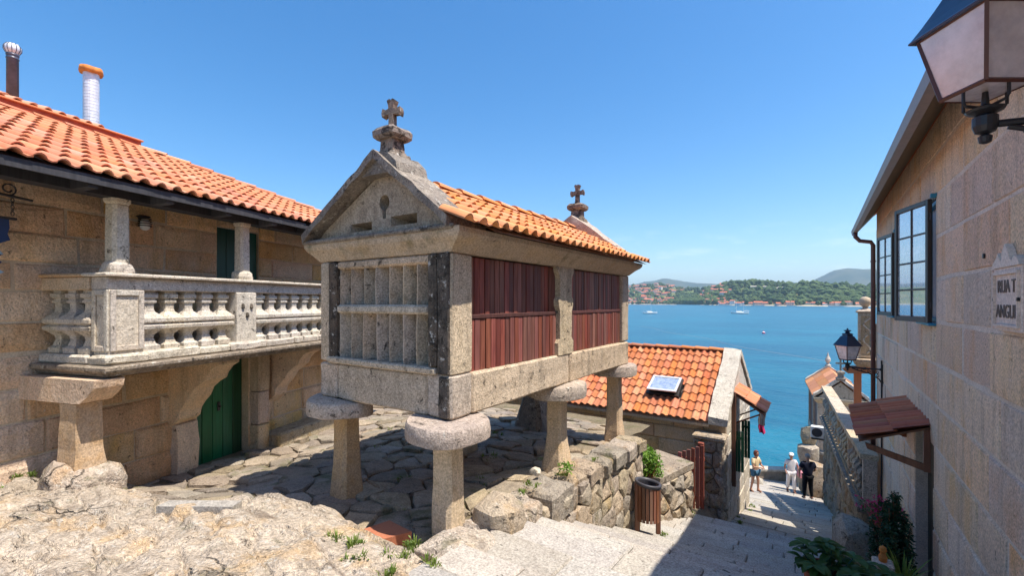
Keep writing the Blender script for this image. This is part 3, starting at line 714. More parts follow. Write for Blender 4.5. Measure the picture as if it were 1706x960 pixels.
# pedestals and crosses
def cross(y, mt, seed, tilt, s_=1.0):
    P = empty('finial', (XA, y, 1.42), parent=G)
    def sq(pr, nm):
        m = MB(); m.loft([[(XA+a*h, y+b*h, z) for a, b in ((-1,-.8),(-.8,-1),(.8,-1),(1,-.8),(1,.8),(.8,1),(-.8,1),(-1,.8))] for h, z in pr]).subdiv(1).jig(.010, 9, seed); m.build(nm, mt, P)
    sq([(.14,1.38),(.145,1.43),(.135,1.47),(.11,1.475),(.105,1.50)], 'pedestal_base')
    sq([(.095,1.50),(.088,1.62),(.105,1.622)], 'pedestal_shaft')
    sq([(.12,1.622),(.152,1.65),(.155,1.70),(.12,1.735),(.05,1.745)], 'pedestal_cap')
    o2 = [(-.05,0),(-.032,.05),(-.030,.17),(-.075,.165),(-.115,.145),(-.125,.19),(-.115,.245),(-.07,.225),(-.032,.235),(-.035,.28),(-.055,.33),(-.02,.345),(0,.33),(.02,.345),(.055,.33),(.035,.28),(.032,.235),(.07,.225),(.115,.245),(.125,.19),(.115,.145),(.075,.165),(.030,.17),(.032,.05),(.05,0)]
    c, s2 = math.cos(tilt), math.sin(tilt); m = MB()
    m.prism([(a*s_, b*s_) for a, b in o2], lambda a, b, h: (XA + a*c - h*s2, y + a*s2 + h*c, 1.735+b), -.034, .034); m.jig(.006, 14, seed); m.build('cross', mt, P)
cross(YN+.10, m_cross, 1, .25, .88); cross(YF-.18, m_cross, 4, .05, 1.02)
# tile roof
sl_ = Vector((XA-(XR+.29), 0, 1.245-.655)); 
rf = empty('roof', (XC, 5.2, .65), parent=G)
pl = MB(); pl.add([(XR+.26, YN+.30, .635), (XR+.26, YF+.2, .635), (XA, YF+.1, 1.225), (XA, YN+.3, 1.225), (XL-.26, YN+.3, .635), (XL-.26, YF+.2, .635)], [(0,1,2,3),(3,2,5,4)]); pl.build('roof_deck', m_leg, rf, fix=False)
def gmask(a, b):
    y = YN-.17+a
    return (y > YN+.24 or b < .30) and (y < YF-.36 or b < .30)
L1 = sl_.length; nr = 5
tile_roof(rf, (XR+.29, YN-.17, .655), (0,1,0), sl_, 28, nr, .1735, L1/nr-.012, t_gran, gmask, r=.046, seed=5)
tile_roof(rf, (XL-.29, YF+.18, .655), (0,-1,0), (XA-(XL-.29), 0, sl_.z), 27, nr, .1735, .265, t_gran, lambda a, b: gmask(YF+.18-a-YN+.17, b), seed=6, stuff_only=True)
ridge_caps(rf, (XA, YN+.3, 1.262), (XA, YF-.30, 1.275), t_gran, .10, .36)
# loose tile at the front left corner
mm = MB(); b_ = tile_mb(.18, .34); mm.add([Matrix.Translation((XL-.27, YN+.22, .70)) @ Matrix.Rotation(rad(-100), 4, 'Z') @ Matrix.Rotation(rad(-16), 4, 'X') @ p for p in b_.v], b_.f); mm.build('verge_tile', t_gran, rf, fix=False)

# ================================================================== LEFT BUILDING
WX = -1.03
B = empty('stone_house', Lp(-3, 2, -2.5), 'warm granite house with balcony and orange tiled roof on the left', 'house')
wall = empty('wall', Lp(WX-.2, 2, -2.7), parent=B)
DOOR = (1.85, 2.74, -2.52, -.90); WIN = (2.17, 2.95, -.68, 1.16)
def Lf(a, b, h): return LM @ Vector((WX+h, a, b))
for i, (a0, a1, b0, b1) in enumerate(rsub(rsub([(-3.2, 5.9, -3.2, 1.36)], DOOR), WIN)):
    MB().box(WX-.45, WX-.0, a0, a1, b0, b1).build('wall_core', m_mort, wall, M=LM)
MB().box(-6.0, WX-.0, 5.82, 5.9, -3.2, 1.36).build('end_wall', m_warm, wall, M=LM)
rowsL = [-3.2, -2.75, -2.42, -2.06, -1.66, -1.28, -.92, -.55, -.22, .12, .42, .74, 1.06, 1.36]
ashlar(wall, Lf, -3.2, 5.9, rowsL, (.55, 1.25), m_warm, (DOOR, WIN), (-.02, .020), joint=.008, seed=12, rough=1.6, bulge=.014)
# doors
def leafdoor(par, y0, y1, z0, z1, x, n, mt, nm='door'):
    D = empty(nm, Lp(x, (y0+y1)/2, z0), parent=par); wd = (y1-y0)/n
    for i in range(n): MB().box(x-.03, x+.012, y0+wd*i+.004, y0+wd*(i+1)-.004, z0, z1, .006).build('plank', mt, D, M=LM)
    MB().box(x-.05, x-.031, y0, y1, z0, z1).build('door_back', m_dark, D, M=LM); return D
d1 = leafdoor(B, *DOOR[:2], -2.50, -.9, WX-.14, 5, m_green)
k = MB(); k.box(WX-.128, WX-.112, 2.28, 2.33, -1.72, -1.58, .005); k.box(WX-.112, WX-.07, 2.295, 2.312, -1.66, -1.64); k.build('lock_plate', m_iron, d1, M=LM)
leafdoor(B, *WIN, WX-.05, 4, m_dgreen, 'shutter')
MB().box(WX-.16, WX+.05, DOOR[0]-.05, DOOR[1]+.1, -2.60, -2.515, .02).build('threshold', m_warm, B, M=LM)
# pilaster and corbels beside the door
for i, (y, w_) in enumerate(((2.88, .24),)):
    for z0, z1 in ((-2.62,-2.05),(-2.045,-1.50),(-1.495,-.80)):
        stone([(y-w_/2, z0), (y+w_/2, z0), (y+w_/2, z1), (y-w_/2, z1)], lambda a, b, h: Lf(a, b, h), -.02, .20, .004, .015, .006, .006, .2).build('jamb_stone', m_warm, B)
def corbel(y0, y1, seed, out=.0):
    prof = [(-.0,-.74),(1.02,-.74),(1.02,-.84),(.90,-.89),(.80,-.98),(.76,-1.06),(.64,-1.12),(.52,-1.20),(.44,-1.32),(.34,-1.42),(.26,-1.5),(.22,-1.62),(.10,-1.70),(0,-1.76)]
    m = MB(); m.prism(prof, lambda a, b, h: (WX+a*(.9+out), h, b), y0, y1); m.jig(.012, 5, seed); m.build('corbel', m_warm, B, M=LM)
corbel(1.42, 1.74, 3); corbel(3.10, 3.36, 7); corbel(5.0, 5.26, 8)
m = MB(); m.prism([(0,-2.6),(.13,-2.6),(.16,-2.0),(.14,-1.86),(.12,-1.72),(0,-1.70)], lambda a, b, h: (WX+a, h, b), 1.45, 1.76); m.subdiv(1).jig(.012, 4, 3); m.build('jamb_stone', m_warm, B, M=LM)
# bench
MB().box(WX+.03, WX+.42, 2.98, 4.55, -2.62, -2.24, .03).subdiv(2).jig(.012, 5, 3).build('bench', m_rubble, B, M=LM)
# front pillar with boulder foot and beam on top
m = MB(); m.loft([[(x_, y_, z) for x_, y_ in ((-.28-h,.0-h),(-.28+h,.0-h),(-.28+h,.0+h),(-.28-h,.0+h))] for z, h in ((-1.82,.145),(-1.5,.125),(-1.2,.118),(-1.035,.118))]).subdiv(2).jig(.014, 4, 5)
m.build('pillar', m_leg, B, M=LM)
o = loose('foot_stone', Lp(-.30,-.05,-1.84), (.27,.25,.21), m_rock, 6, parent=B); o = loose('foot_stone', Lp(-.16,.10,-1.86), (.20,.22,.16), m_rock, 13, parent=B)
m = MB(); m.prism([(-1.03,-.78),(.12,-.78),(.10,-.86),(.02,-.95),(-.08,-1.02),(-.2,-1.03),(-1.03,-1.03)], lambda a, b, h: (a, h, b), -.13, .15); m.jig(.012, 5, 8); m.build('beam_stone', m_warm, B, M=LM)
# balcony slab
pr = [[(WX, -.06+d, z), (.16-d, -.06+d, z), (.16-d, 5.9, z), (WX, 5.9, z)] for d, z in ((.12,-.78),(.07,-.765),(.05,-.735),(.015,-.72),(0,-.70),(0,-.672),(.02,-.66))]
Bal = empty('balcony', Lp(-.4, 2.5, -.78), parent=B)
MB().loft(pr).subdiv(2).jig(.010, 5, 4).build('slab', m_lich, Bal, M=LM)
# base course blocks
ry = random.Random(2); y = .45
while y < 5.8:
    y1 = y + ry.uniform(.42,.62)
    MB().box(-.29, .035, y, y1-.006, -.66, -.555+ry.uniform(-.01,.012), .02).subdiv(1).jig(.012, 8, y).build('base_block', m_white, Bal, M=LM); y = y1
MB().box(WX+.02, -.25, .02, .30, -.66, -.56, .02).subdiv(1).jig(.01, 8, 3).build('base_block', m_white, Bal, M=LM)
# balusters, square turned
bp = [(.080,-.556),(.082,-.50),(.055,-.475),(.048,-.44),(.040,-.41),(.048,-.37),(.085,-.325),(.108,-.305),(.112,-.272),(.100,-.262),(.085,-.25),(.100,-.24),(.112,-.228),(.112,-.19),(.085,-.155),(.050,-.115),(.042,-.08),(.044,-.02),(.058,-.012),(.060,.01),(.050,.018),(.050,.035),(.068,.045),(.070,.085),(.052,.092),(.052,.122)]
bm_ = MB().lathe([(a, z) for a, z in bp], sq=True); bm_.v = [Vector((v.x*1.12, v.y*1.12, v.z)) for v in bm_.v]; bal_me = bm_.mesh('baluster', m_white, (0,0,-.556))
def baluster(par, p, rz=0, sc_=1.0, me=None):
    o = bpy.data.objects.new('baluster', me or bal_me); COL.objects.link(o); o.parent = par; o.matrix_parent_inverse = Matrix.Translation(-WL[par.name])
    o.matrix_basis = Matrix.Translation(p) @ Matrix.Rotation(rz, 4, 'Z') @ Matrix.Scale(sc_, 4); return o
for y in [.53+.228*i for i in range(5)] + [2.04+.228*i for i in range(7)] + [4.0+.228*i for i in range(7)]: baluster(Bal, Lp(-.13, y, -.556), rad(17.4+ry.uniform(-2,2)))
for x in (-.37, -.61, -.85): baluster(Bal, Lp(x, .16, -.556), rad(17.4+ry.uniform(-2,2)))
# pedestals with sunk panels
def pedestal(y0, y1, panel=True):
    m = MB(); x0, x1, z0, z1 = -.24, .0, -.56, .125
    m.box(x0, x1, y0, y1, z0, z1, .008)
    m.build('pedestal', m_white, Bal, M=LM)
    if panel:
        fr = .055
        for (a0, a1, b0, b1) in ((y0,y0+fr,z0+.04,z1),(y1-fr,y1,z0+.04,z1),(y0+fr,y1-fr,z1-.06,z1),(y0+fr,y1-fr,z0+.04,z0+.10)):
            MB().box(.001, .022, a0+.001, a1-.001, b0, b1-.001, .006).build('panel_moulding', m_white, Bal, M=LM)
        for (a0, a1, b0, b1) in ((x0,x0+fr,z0+.04,z1),(x1-fr,x1,z0+.04,z1),(x0+fr,x1-fr,z1-.06,z1),(x0+fr,x1-fr,z0+.04,z0+.10)):
            MB().box(a0+.001, a1-.001, y0-.022, y0-.001, b0, b1-.001, .006).build('panel_moulding', m_white, Bal, M=LM)
    MB().box(x0-.04, .055, y0-.05, y1+.05, -.665, -.55, .03).subdiv(2).jig(.022, 6, y0).build('plinth', m_white, Bal, M=LM)
pedestal(.08, .41); pedestal(1.60, 1.92, False); pedestal(3.62, 3.94, False)
# little carved ornament on the second pedestal
m = MB()
for a, b in ((1.69,-.08),(1.83,-.08),(1.76,-.20)): m.lathe([(.0,-.02),(.022,-.012),(.026,0),(.018,.05),(0,.055)], 8, (.002, a, b))
m.build('carved_ornament', m_black, Bal, M=LM)
# hand rail
MB().box(-.26, -.02, .07, 5.9, .122, .262, .01).subdiv(2).jig(.006, 5, 1).build('rail_frieze', m_white, Bal, M=LM)
MB().box(-.33, .05, .02, 5.9, .264, .302, .01).subdiv(2).jig(.006, 5, 2).build('hand_rail', m_white, Bal, M=LM)
MB().box(WX, -.27, .05, .28, .122, .262, .01).subdiv(2).jig(.006, 5, 1).build('rail_frieze', m_leg, Bal, M=LM)
MB().box(WX, -.336, .02, .32, .264, .298, .01).subdiv(2).jig(.006, 5, 6).build('hand_rail', m_leg, Bal, M=LM)
# columns on the rail
for y, w_ in ((.235, .085), (1.80, .078), (3.78, .08)):
    Cn = empty('column', Lp(-.13, y, .30), parent=Bal)
    def oc(h, z, y=y): c = h*.35; return [(-.13+a, y+b, z) for a, b in ((h-c,-h),(h,-h+c),(h,h-c),(h-c,h),(-h+c,h),(-h,h-c),(-h,-h+c),(-h+c,-h))]
    MB().loft([oc(w_, .40), oc(w_*.98, .7), oc(w_*.95, 1.03), oc(w_*.88, 1.04), oc(w_*1.12, 1.065), oc(w_*1.15, 1.10)]).jig(.003, 9, y).build('shaft', m_white, Cn, M=LM)
    MB().loft([oc(w_*1.35, .30), oc(w_*1.42, .35), oc(w_*1.3, .40), oc(w_*1.02, .425)]).subdiv(1).jig(.016, 12, y).build('base', m_white, Cn, M=LM)
# roof structure
PIT = .42; EX, EZ = .28, 1.225
rf = empty('roof', Lp(-2, 2, 1.2), parent=B)
MB().box(WX-.12, WX-.02, -3.4, 5.2, 1.362, 1.74).build('wall_plate', m_beam, rf, M=LM)
MB().box(-.22, -.03, -3.4, 5.9, 1.10, 1.185).build('eave_beam', m_beam, rf, M=LM)
y = -3.2
while y < 5.9:
    m = MB(); m.prism([(-1.1,1.20+1.33*PIT-.02),(EX-.06,1.185),(EX-.06,1.10),(-.0,1.09),(-1.1,1.09+1.1*PIT)], lambda a, b, h: (a, h, b), y, y+.09); m.build('rafter', m_beam, rf, M=LM); y += .74
def rz_(x): return EZ + (EX-x)*PIT
MB().prism([(EX-.03, rz_(EX-.03)-.055), (EX-.03, rz_(EX-.03)-.025), (-3.0, rz_(-3.0)-.025), (-3.0, rz_(-3.0)-.055)], lambda a, b, h: (a, h, b), -3.4, 2.6).build('roof_deck', m_beam, rf, M=LM)
MB().add([(EX-.03, 2.6, rz_(EX-.03)-.03), (EX-.03, 5.85, rz_(EX-.03)-.03), (-3.0, 2.6, rz_(-3.0)-.03)], [(0,1,2)]).build('roof_deck', m_beam, rf, M=LM, fix=False)
MB().box(EX-.045, EX-.02, -3.4, 5.86, 1.13, 1.185).build('fascia_board', m_beam, rf, M=LM)
MB().box(-3.2, WX-.46, -3.2, 5.8, 1.3, 1.36).build('ceiling_board', m_beam, rf, M=LM)
u_ = (LM.to_3x3() @ Vector((0,1,0))); v_ = (LM.to_3x3() @ Vector((-1,0,PIT))).normalized()
W_ = 3.3; RL = math.hypot(W_, W_*PIT)
def lmask(a, b):
    y = a-3.4; wd = b/math.sqrt(1+PIT*PIT)
    return y < 5.86 - wd*1.04
tile_roof(rf, Lp(EX, -3.4, EZ), u_, v_, 55, 11, .170, RL/11, t_left, lmask, r=.042, seed=8, ln=RL/11+.06)
# hip slope at the far end
MB().add([(EX,5.88,EZ-.02),(EX-W_,2.43,EZ+W_*PIT-.02),(EX-2*W_,5.88,EZ-.02)], [(0,1,2)]).build('hip_slope', t_left, rf, M=LM, fix=False)
ridge_caps(rf, Lp(EX, 5.86, EZ+.03), Lp(EX-W_, 2.43, EZ+W_*PIT+.03), t_left, .085, .34, 'hip_tile')
ridge_caps(rf, Lp(EX-W_, -3.4, EZ+W_*PIT+.02), Lp(EX-W_, 2.43, EZ+W_*PIT+.02), t_left, .07, .36)
# raised rear roof with a red painted parapet
rx = EX-W_-.07; rz0 = EZ+W_*PIT+.0
MB().box(rx-.12, rx, -3.4, 2.47, rz0-.1, rz0+.165).build('red_parapet', m_redpar, rf, M=LM)
MB().box(rx-.16, rx+.03, -3.4, 2.50, rz0+.167, rz0+.195, .008).build('parapet_cap', t_left, rf, M=LM)
tile_roof(rf, Lp(rx-.10, -3.4, rz0+.20), u_, (LM.to_3x3() @ Vector((-1,0,.36))).normalized(), 34, 3, .17, .33, t_left, lambda a, b: a-3.4 < 2.3-b*1.4, seed=9, keep=0)
MB().add([(rx-.12,-3.4,rz0+.16),(rx-.12,2.4,rz0+.16),(rx-1.1,1.1,rz0+.55),(rx-1.1,-3.4,rz0+.55),(rx-1.3,-3.4,rz0-.1),(rx-1.3,1.2,rz0-.1),(rx-.3,2.4,rz0-.1)], [(0,1,2,3),(3,2,5,4),(1,6,5,2)]).build('rear_roof', t_left, rf, M=LM, fix=False)
ridge_caps(rf, Lp(rx-1.1,-3.4,rz0+.58), Lp(rx-1.1,1.2,rz0+.58), t_left, .08, .36)
# flues
fx = -3.95
F1 = empty('flue', Lp(fx, 1.22, 3.0), parent=B)
MB().lathe([(.105,0),(.10,.10),(.075,.13)], 16, (fx,1.22,2.98)).jig(.008,8).build('flashing', m_rust, F1, M=LM, smooth=True)
o = MB().lathe([(.068,0),(.068,.62),(.074,.625),(.074,.64),(.068,.645),(.068,.67),(.074,.675),(.074,.70)], 18, (fx,1.22,3.08)).build('pipe', m_dsteel, F1, M=LM, smooth=True)
m = MB(); m.lathe([(.02,0),(.07,.02),(.095,.07),(.095,.12),(.06,.165),(.015,.18)], 20, (fx,1.22,3.77)); m.build('cowl', m_steel, F1, M=LM, smooth=True)
m = MB()
for k in range(12):
    t = 2*pi*k/12; m.tube([(fx+r*math.cos(t), 1.22+r*math.sin(t), 3.77+z) for r, z in ((.072,.02),(.098,.07),(.098,.12),(.062,.168))], .005, 4)
m.build('cowl_vane', m_dsteel, F1, M=LM)
F2 = empty('flue', Lp(fx+.05, 2.21, 2.7), parent=B)
MB().lathe([(.15,0),(.14,.10),(.12,.13)], 16, (fx+.05,2.21,2.86)).jig(.01,8).build('flashing', m_rust, F2, M=LM, smooth=True)
pf = []; z = 0
while z < .98: pf += [(.108, z), (.108, z+.044), (.1105, z+.047), (.1105, z+.052)]; z += .056
MB().lathe(pf, 20, (fx+.05,2.21,2.97)).build('ribbed_pipe', m_steel, F2, M=LM, smooth=False)
m = MB(); m.loft([[(fx+.05+r*math.cos(2*pi*k/20)*1.25, 2.21+r*math.sin(2*pi*k/20)*1.25, 3.94+z+.012*math.sin(2*pi*k/20*3)*(r > .1)) for k in range(20)] for r, z in ((.06,.0),(.125,.01),(.132,.05),(.125,.10),(.02,.12))]).jig(.012, 9); m.build('cowl', m_rust, F2, M=LM, smooth=True)
# caged lamp on the wall
Lc = empty('bulkhead_lamp', Lp(WX, 1.06, .93), 'small caged lamp on the wall under the left eave', 'lamp')
m = MB(); m.lathe([(.02,-.02),(.05,0),(.055,.05),(.05,.09),(.035,.12)], 14, (WX+.1,1.06,.95)); m.build('bulb', m_wpaint, Lc, M=LM, smooth=True)
for z in (.985,1.015,1.045,1.075): MB().tube([(WX+.1+.07*math.cos(t), 1.06+.07*math.sin(t), z) for t in [2*pi*k/14 for k in range(15)]], .006, 6).build('cage_ring', m_iron, Lc, M=LM)
MB().box(WX+.02, WX+.13, 1.0, 1.12, 1.095, 1.12, .01).build('mount', m_iron, Lc, M=LM)
# hanging sign on an iron bracket
S = empty('hanging_sign', Lp(WX, -.55, 1.0), 'dark blue and pale blue cut-out sign hanging from an iron scroll bracket', 'sign')
sx = -.55   # along the bracket: it runs out from the wall nearly parallel to the eave
m = MB(); m.tube([(-.62,-1.3,1.10),(-.62,-.22,1.02)], .014, 6); m.build('bracket_bar', m_iron, S, M=LM)
m = MB(); m.tube([(-.62,-1.3,1.30),(-.62,-.75,1.20),(-.62,-.52,1.06)] , .008, 6); m.tube([(-.62,-.40+.055*math.cos(t)*(1-t/11), 1.10+.055*math.sin(t)*(1-t/11)) for t in [k*.5-1.5 for k in range(16)]], .008, 6); m.build('scroll', m_iron, S, M=LM)
for k in range(5):
    m = MB(); z = .995-.033*k; m.tube([(-.62+(.012*math.cos(t) if k%2 else 0), -.37+(0 if k%2 else .012*math.cos(t)), z+.02*math.sin(t)) for t in [2*pi*q/10 for q in range(11)]], .004, 5); m.build('chain_link', m_iron, S, M=LM)
MB().box(-.635,-.605,-1.0,-.34,.80,.825,.004).build('top_bar', m_iron, S, M=LM)
m = MB(); m.prism([(a+.13 if a > -.9 else a, b) for a, b in ((-1.0,.80),(-.53,.80),(-.525,.72),(-.54,.66),(-.52,.60),(-.60,.56),(-.60,.50),(-.57,.46),(-.62,.42),(-.58,.38),(-.64,.33),(-.60,.29),(-1.0,.25))], lambda a, b, h: (h, a, b), -.63, -.61); m.build('board', m_signb, S, M=LM)
m = MB(); m.prism([(-.61,.56),(-.47,.49),(-.445,.455),(-.53,.47),(-.65,.50)], lambda a, b, h: (h, a, b), -.608, -.596); m.prism([(-.67,.33),(-.47,.305),(-.44,.285),(-.47,.27),(-.69,.26)], lambda a, b, h: (h, a, b), -.608, -.596); m.build('painted_fish', m_signw, S, M=LM)
# ================================================================== RIGHT BUILDING
RX = 1.10; RY1 = 13.25
H = empty('stone_house', (2.5, 6, -5), 'pinkish granite block house with open windows on the right', 'house')
rw_ = empty('wall', (RX+.2, 6, -5.6), parent=H)
W1 = (6.9, 7.65, -.24, 1.17); W2 = (9.94, 10.66, -.24, 1.17); D1 = (7.02, 8.22, -4.1, -1.66)
def Rf(a, b, h): return (RX-h, a, b)
for (a0, a1, b0, b1) in rsub(rsub(rsub([(-1.5, RY1, -5.9, 2.12)], W1), W2), D1): MB().box(RX-.006, RX+.45, a0, a1, b0, b1).build('wall_core', m_mortp, rw_)
rowsR = [-5.9,-5.45,-4.97,-4.5,-4.02,-3.55,-3.08,-2.6,-2.12,-1.65,-1.17,-.70,-.22,.26,.73,1.20,1.66,2.10]
ashlar(rw_, Rf, -1.5, RY1, rowsR, (.55, 1.35), m_pink, (W1, W2, D1), (-.02, .014), joint=.013, seed=31, rough=1.0, bulge=.004)
MB().box(RX+.45, 7, RY1-.3, RY1-.005, -5.9, 1.6).build('end_wall', m_pink, rw_)
# door
m_doorb = wood_mat('black_green_wood', (.006,.012,.010), (.010,.018,.014), .5)
Dr = empty('door', (RX+.13, 7.6, -3.85), parent=H)
for i in range(6): MB().box(RX+.12, RX+.15, 7.02+.2*i+.004, 7.02+.2*i+.196, -4.1, -1.66, .006).build('plank', m_doorb, Dr)
MB().box(RX+.155, RX+.2, 7.02, 8.22, -4.1, -1.66).build('door_back', m_dark, Dr)
# windows
def cas(y0, y1, z0, z1, ang):
    Wn = empty('window', (RX, (y0+y1)/2, z0), parent=H)
    for (a0, a1, b0, b1) in ((y0, y0+.05, z0, z1), (y1-.05, y1, z0, z1), (y0+.05, y1-.05, z1-.05, z1), (y0+.05, y1-.05, z0, z0+.05)):
        MB().box(RX+.01, RX+.10, a0, a1, b0, b1, .006).build('frame', m_blue, Wn)
    MB().box(RX-.075, RX+.02, y0-.03, y1+.03, z0-.035, z0-.002, .006).build('sill', m_blue, Wn)
    MB().box(RX-.06, RX+.0, y0-.05, y0+.0, z1+.0, z1+.05, .006).build('frame_corner', m_blue, Wn)
    MB().box(RX+.07, RX+.08, y0+.05, y1-.05, z0+.05, z1-.05).build('curtain', m_curt, Wn)
    # open sash, hinged on the near jamb
    w_ = .74; M_ = Matrix.Translation((RX-.055, y0+.02, 0)) @ Matrix.Rotation(ang, 4, 'Z'); fr = .052; t = .022
    def b(y_0, y_1, z_0, z_1, nm, mt, tt=t): MB().box(-tt, tt, y_0, y_1, z_0, z_1, .004 if tt > .01 else 0).build(nm, mt, Wn, M=M_)
    b(0, fr, z0, z1, 'sash', m_bronze); b(w_-fr, w_, z0, z1, 'sash', m_bronze); b(fr, w_-fr, z0, z0+fr+.01, 'sash', m_bronze); b(fr, w_-fr, z1-fr, z1, 'sash', m_bronze)
    cy = w_/2; b(cy-.011, cy+.011, z0+fr, z1-fr, 'glazing_bar', m_bronze, .014)
    zz = [z0+fr+.01+(z1-z0-2*fr-.01)*k/4 for k in range(5)]
    for k in range(1, 4): b(fr, cy-.012, zz[k]-.011, zz[k]+.011, 'glazing_bar', m_bronze, .013); b(cy+.012, w_-fr, zz[k]-.011, zz[k]+.011, 'glazing_bar', m_bronze, .013)
    for k in range(4):
        for (p, q) in ((fr, cy-.011), (cy+.011, w_-fr)): b(p-.004, q+.004, zz[k]+.008, zz[k+1]-.008, 'pane', m_glass, .003)
    for z in (z0+.2, z1-.2): MB().tube([(RX-.05, y0+.015, z-.04), (RX-.05, y0+.015, z+.04)], .012, 8).build('hinge', m_iron, Wn)
cas(W1[0], W1[1], W1[2], W1[3], rad(17)); cas(W2[0], W2[1], W2[2], W2[3], rad(11))
# small brackets and stains: iron pegs in the wall
for (y, z) in ((5.02, .36), (4.86, -2.15)): MB().tube([(RX-.02, y, z), (RX-.035, y, z)], .020, 8).build('iron_peg', m_iron, H)
# eave: soffit, fascia gutter
EV = empty('eave', (.85, 6, 1.5), parent=H)
MB().prism([(RX+.45,2.42),(RX-.03,2.02),(.74,1.63),(.70,1.69),(RX+.45,2.50)], lambda a, b, h: (a, h, b), -1.5, RY1+.42).build('soffit', m_gutl, EV)
MB().prism([(.735,1.585),(.665,1.60),(.648,1.70),(.66,1.72),(.738,1.70)], lambda a, b, h: (a, h, b), -1.5, RY1+.45).build('gutter', m_gut, EV)
MB().prism([(.70,1.70),(3.5,4.10),(3.5,4.16),(.69,1.74)], lambda a, b, h: (a, h, b), -1.5, RY1+.40).build('roof_slope', t_house, EV)
# downpipe and cable
MB().tube([(.70,13.1,1.60),(.70,13.1,1.50),(.78,13.1,1.40),(.98,13.1,1.36),(1.02,13.1,1.28),(1.02,13.1,.8),(1.02,13.1,-5.45)], .045, 12).build('downpipe', m_pipe, H, smooth=True)
for z in (.9,-.9,-2.6,-4.2): MB().lathe([(.050,0),(.054,.005),(.054,.03),(.050,.035)], 12, (1.02,13.1,z)).build('pipe_clip', m_pipe, H)
MB().tube([(1.06,11.87,-1.2),(1.06,11.87,-3.2),(1.05,11.86,-5.1)], .016, 6).build('cable', m_iron, H)
# engraved plaque with a carved crest
P_ = empty('wall_plaque', (1.07, 4.52, -.2), 'carved stone street plaque with crest on the right wall', 'plaque')
MB().box(1.045, 1.078, 4.24, 4.78, -.20, .235, .006).build('tablet', m_crest, P_)
for (a0, a1, b0, b1) in ((4.27,4.75,.185,.205),(4.27,4.75,-.17,-.155),(4.27,4.283,-.155,.185),(4.737,4.75,-.155,.185)): MB().box(1.030, 1.0445, a0, a1, b0, b1).build('border', m_crest, P_)
m = MB(); m.prism([(4.78,.235),(4.77,.27),(4.70,.30),(4.66,.34),(4.62,.29),(4.60,.27),(4.57,.34),(4.52,.39),(4.47,.35),(4.43,.29),(4.38,.27),(4.34,.30),(4.29,.28),(4.24,.235)], lambda a, b, h: (h, a, b), 1.035, 1.075); m.build('crest', m_crest, P_)
def text(body, size, loc, rot, mat, par, name, ext=.003, align='CENTER', sx=1.0):
    cu = bpy.data.curves.new(name, 'FONT'); cu.body = body; cu.size = size; cu.extrude = ext; cu.align_x = align; cu.align_y = 'CENTER'
    o = bpy.data.objects.new(name, cu); COL.objects.link(o); bpy.context.view_layer.update()
    me = bpy.data.meshes.new_from_object(o.evaluated_get(bpy.context.evaluated_depsgraph_get())); bpy.data.objects.remove(o)
    me.materials.clear(); me.materials.append(mat); me.transform(Matrix.Diagonal((sx, 1, 1, 1))); o = bpy.data.objects.new(name, me); put(o, par, loc); o.rotation_euler = rot; return o
text('RUA T', .125, (1.043, 4.51, .10), (rad(90), 0, rad(-90)), m_inscr, P_, 'lettering', .004, sx=1.0)
text('ANGUL', .13, (1.043, 4.51, -.07), (rad(90), 0, rad(-90)), m_inscr, P_, 'lettering', .004, sx=.95)
for y in (4.75, 4.27): MB().lathe([(.012,0),(.012,.012)], 8, (0,0,0)).build('bolt', m_iron, P_, M=Matrix.Translation((1.03,y,.015)) @ Matrix.Rotation(rad(90),4,'Y'))
P_.location.y -= .13
# tiled canopy over the door
Cp = empty('door_canopy', (.8, 8, -1.8), 'small sooty red tiled canopy on wooden brackets over the right door', 'canopy')
cv = Vector((.70, 0, .26)).normalized()
tile_roof(Cp, (.40, 8.95, -1.70), (0,-1,0), cv, 10, 2, .180, .37, t_dark, seed=14, r=.048, ln=.42)
MB().prism([(.42,-1.735),(1.09,-1.475),(1.09,-1.50),(.42,-1.76)], lambda a, b, h: (a, h, b), 7.16, 8.95).build('deck', m_brown, Cp)
for y in (7.18, 8.88):
    MB().prism([(1.09,-1.51),(1.03,-1.53),(1.03,-2.02),(1.09,-2.02)], lambda a, b, h: (a, h, b), y, y+.06).build('bracket_post', m_brown, Cp)
    MB().prism([(1.03,-1.93),(1.03,-2.01),(.50,-1.84),(.48,-1.77)], lambda a, b, h: (a, h, b), y+.001, y+.059).build('bracket_strut', m_brown, Cp)
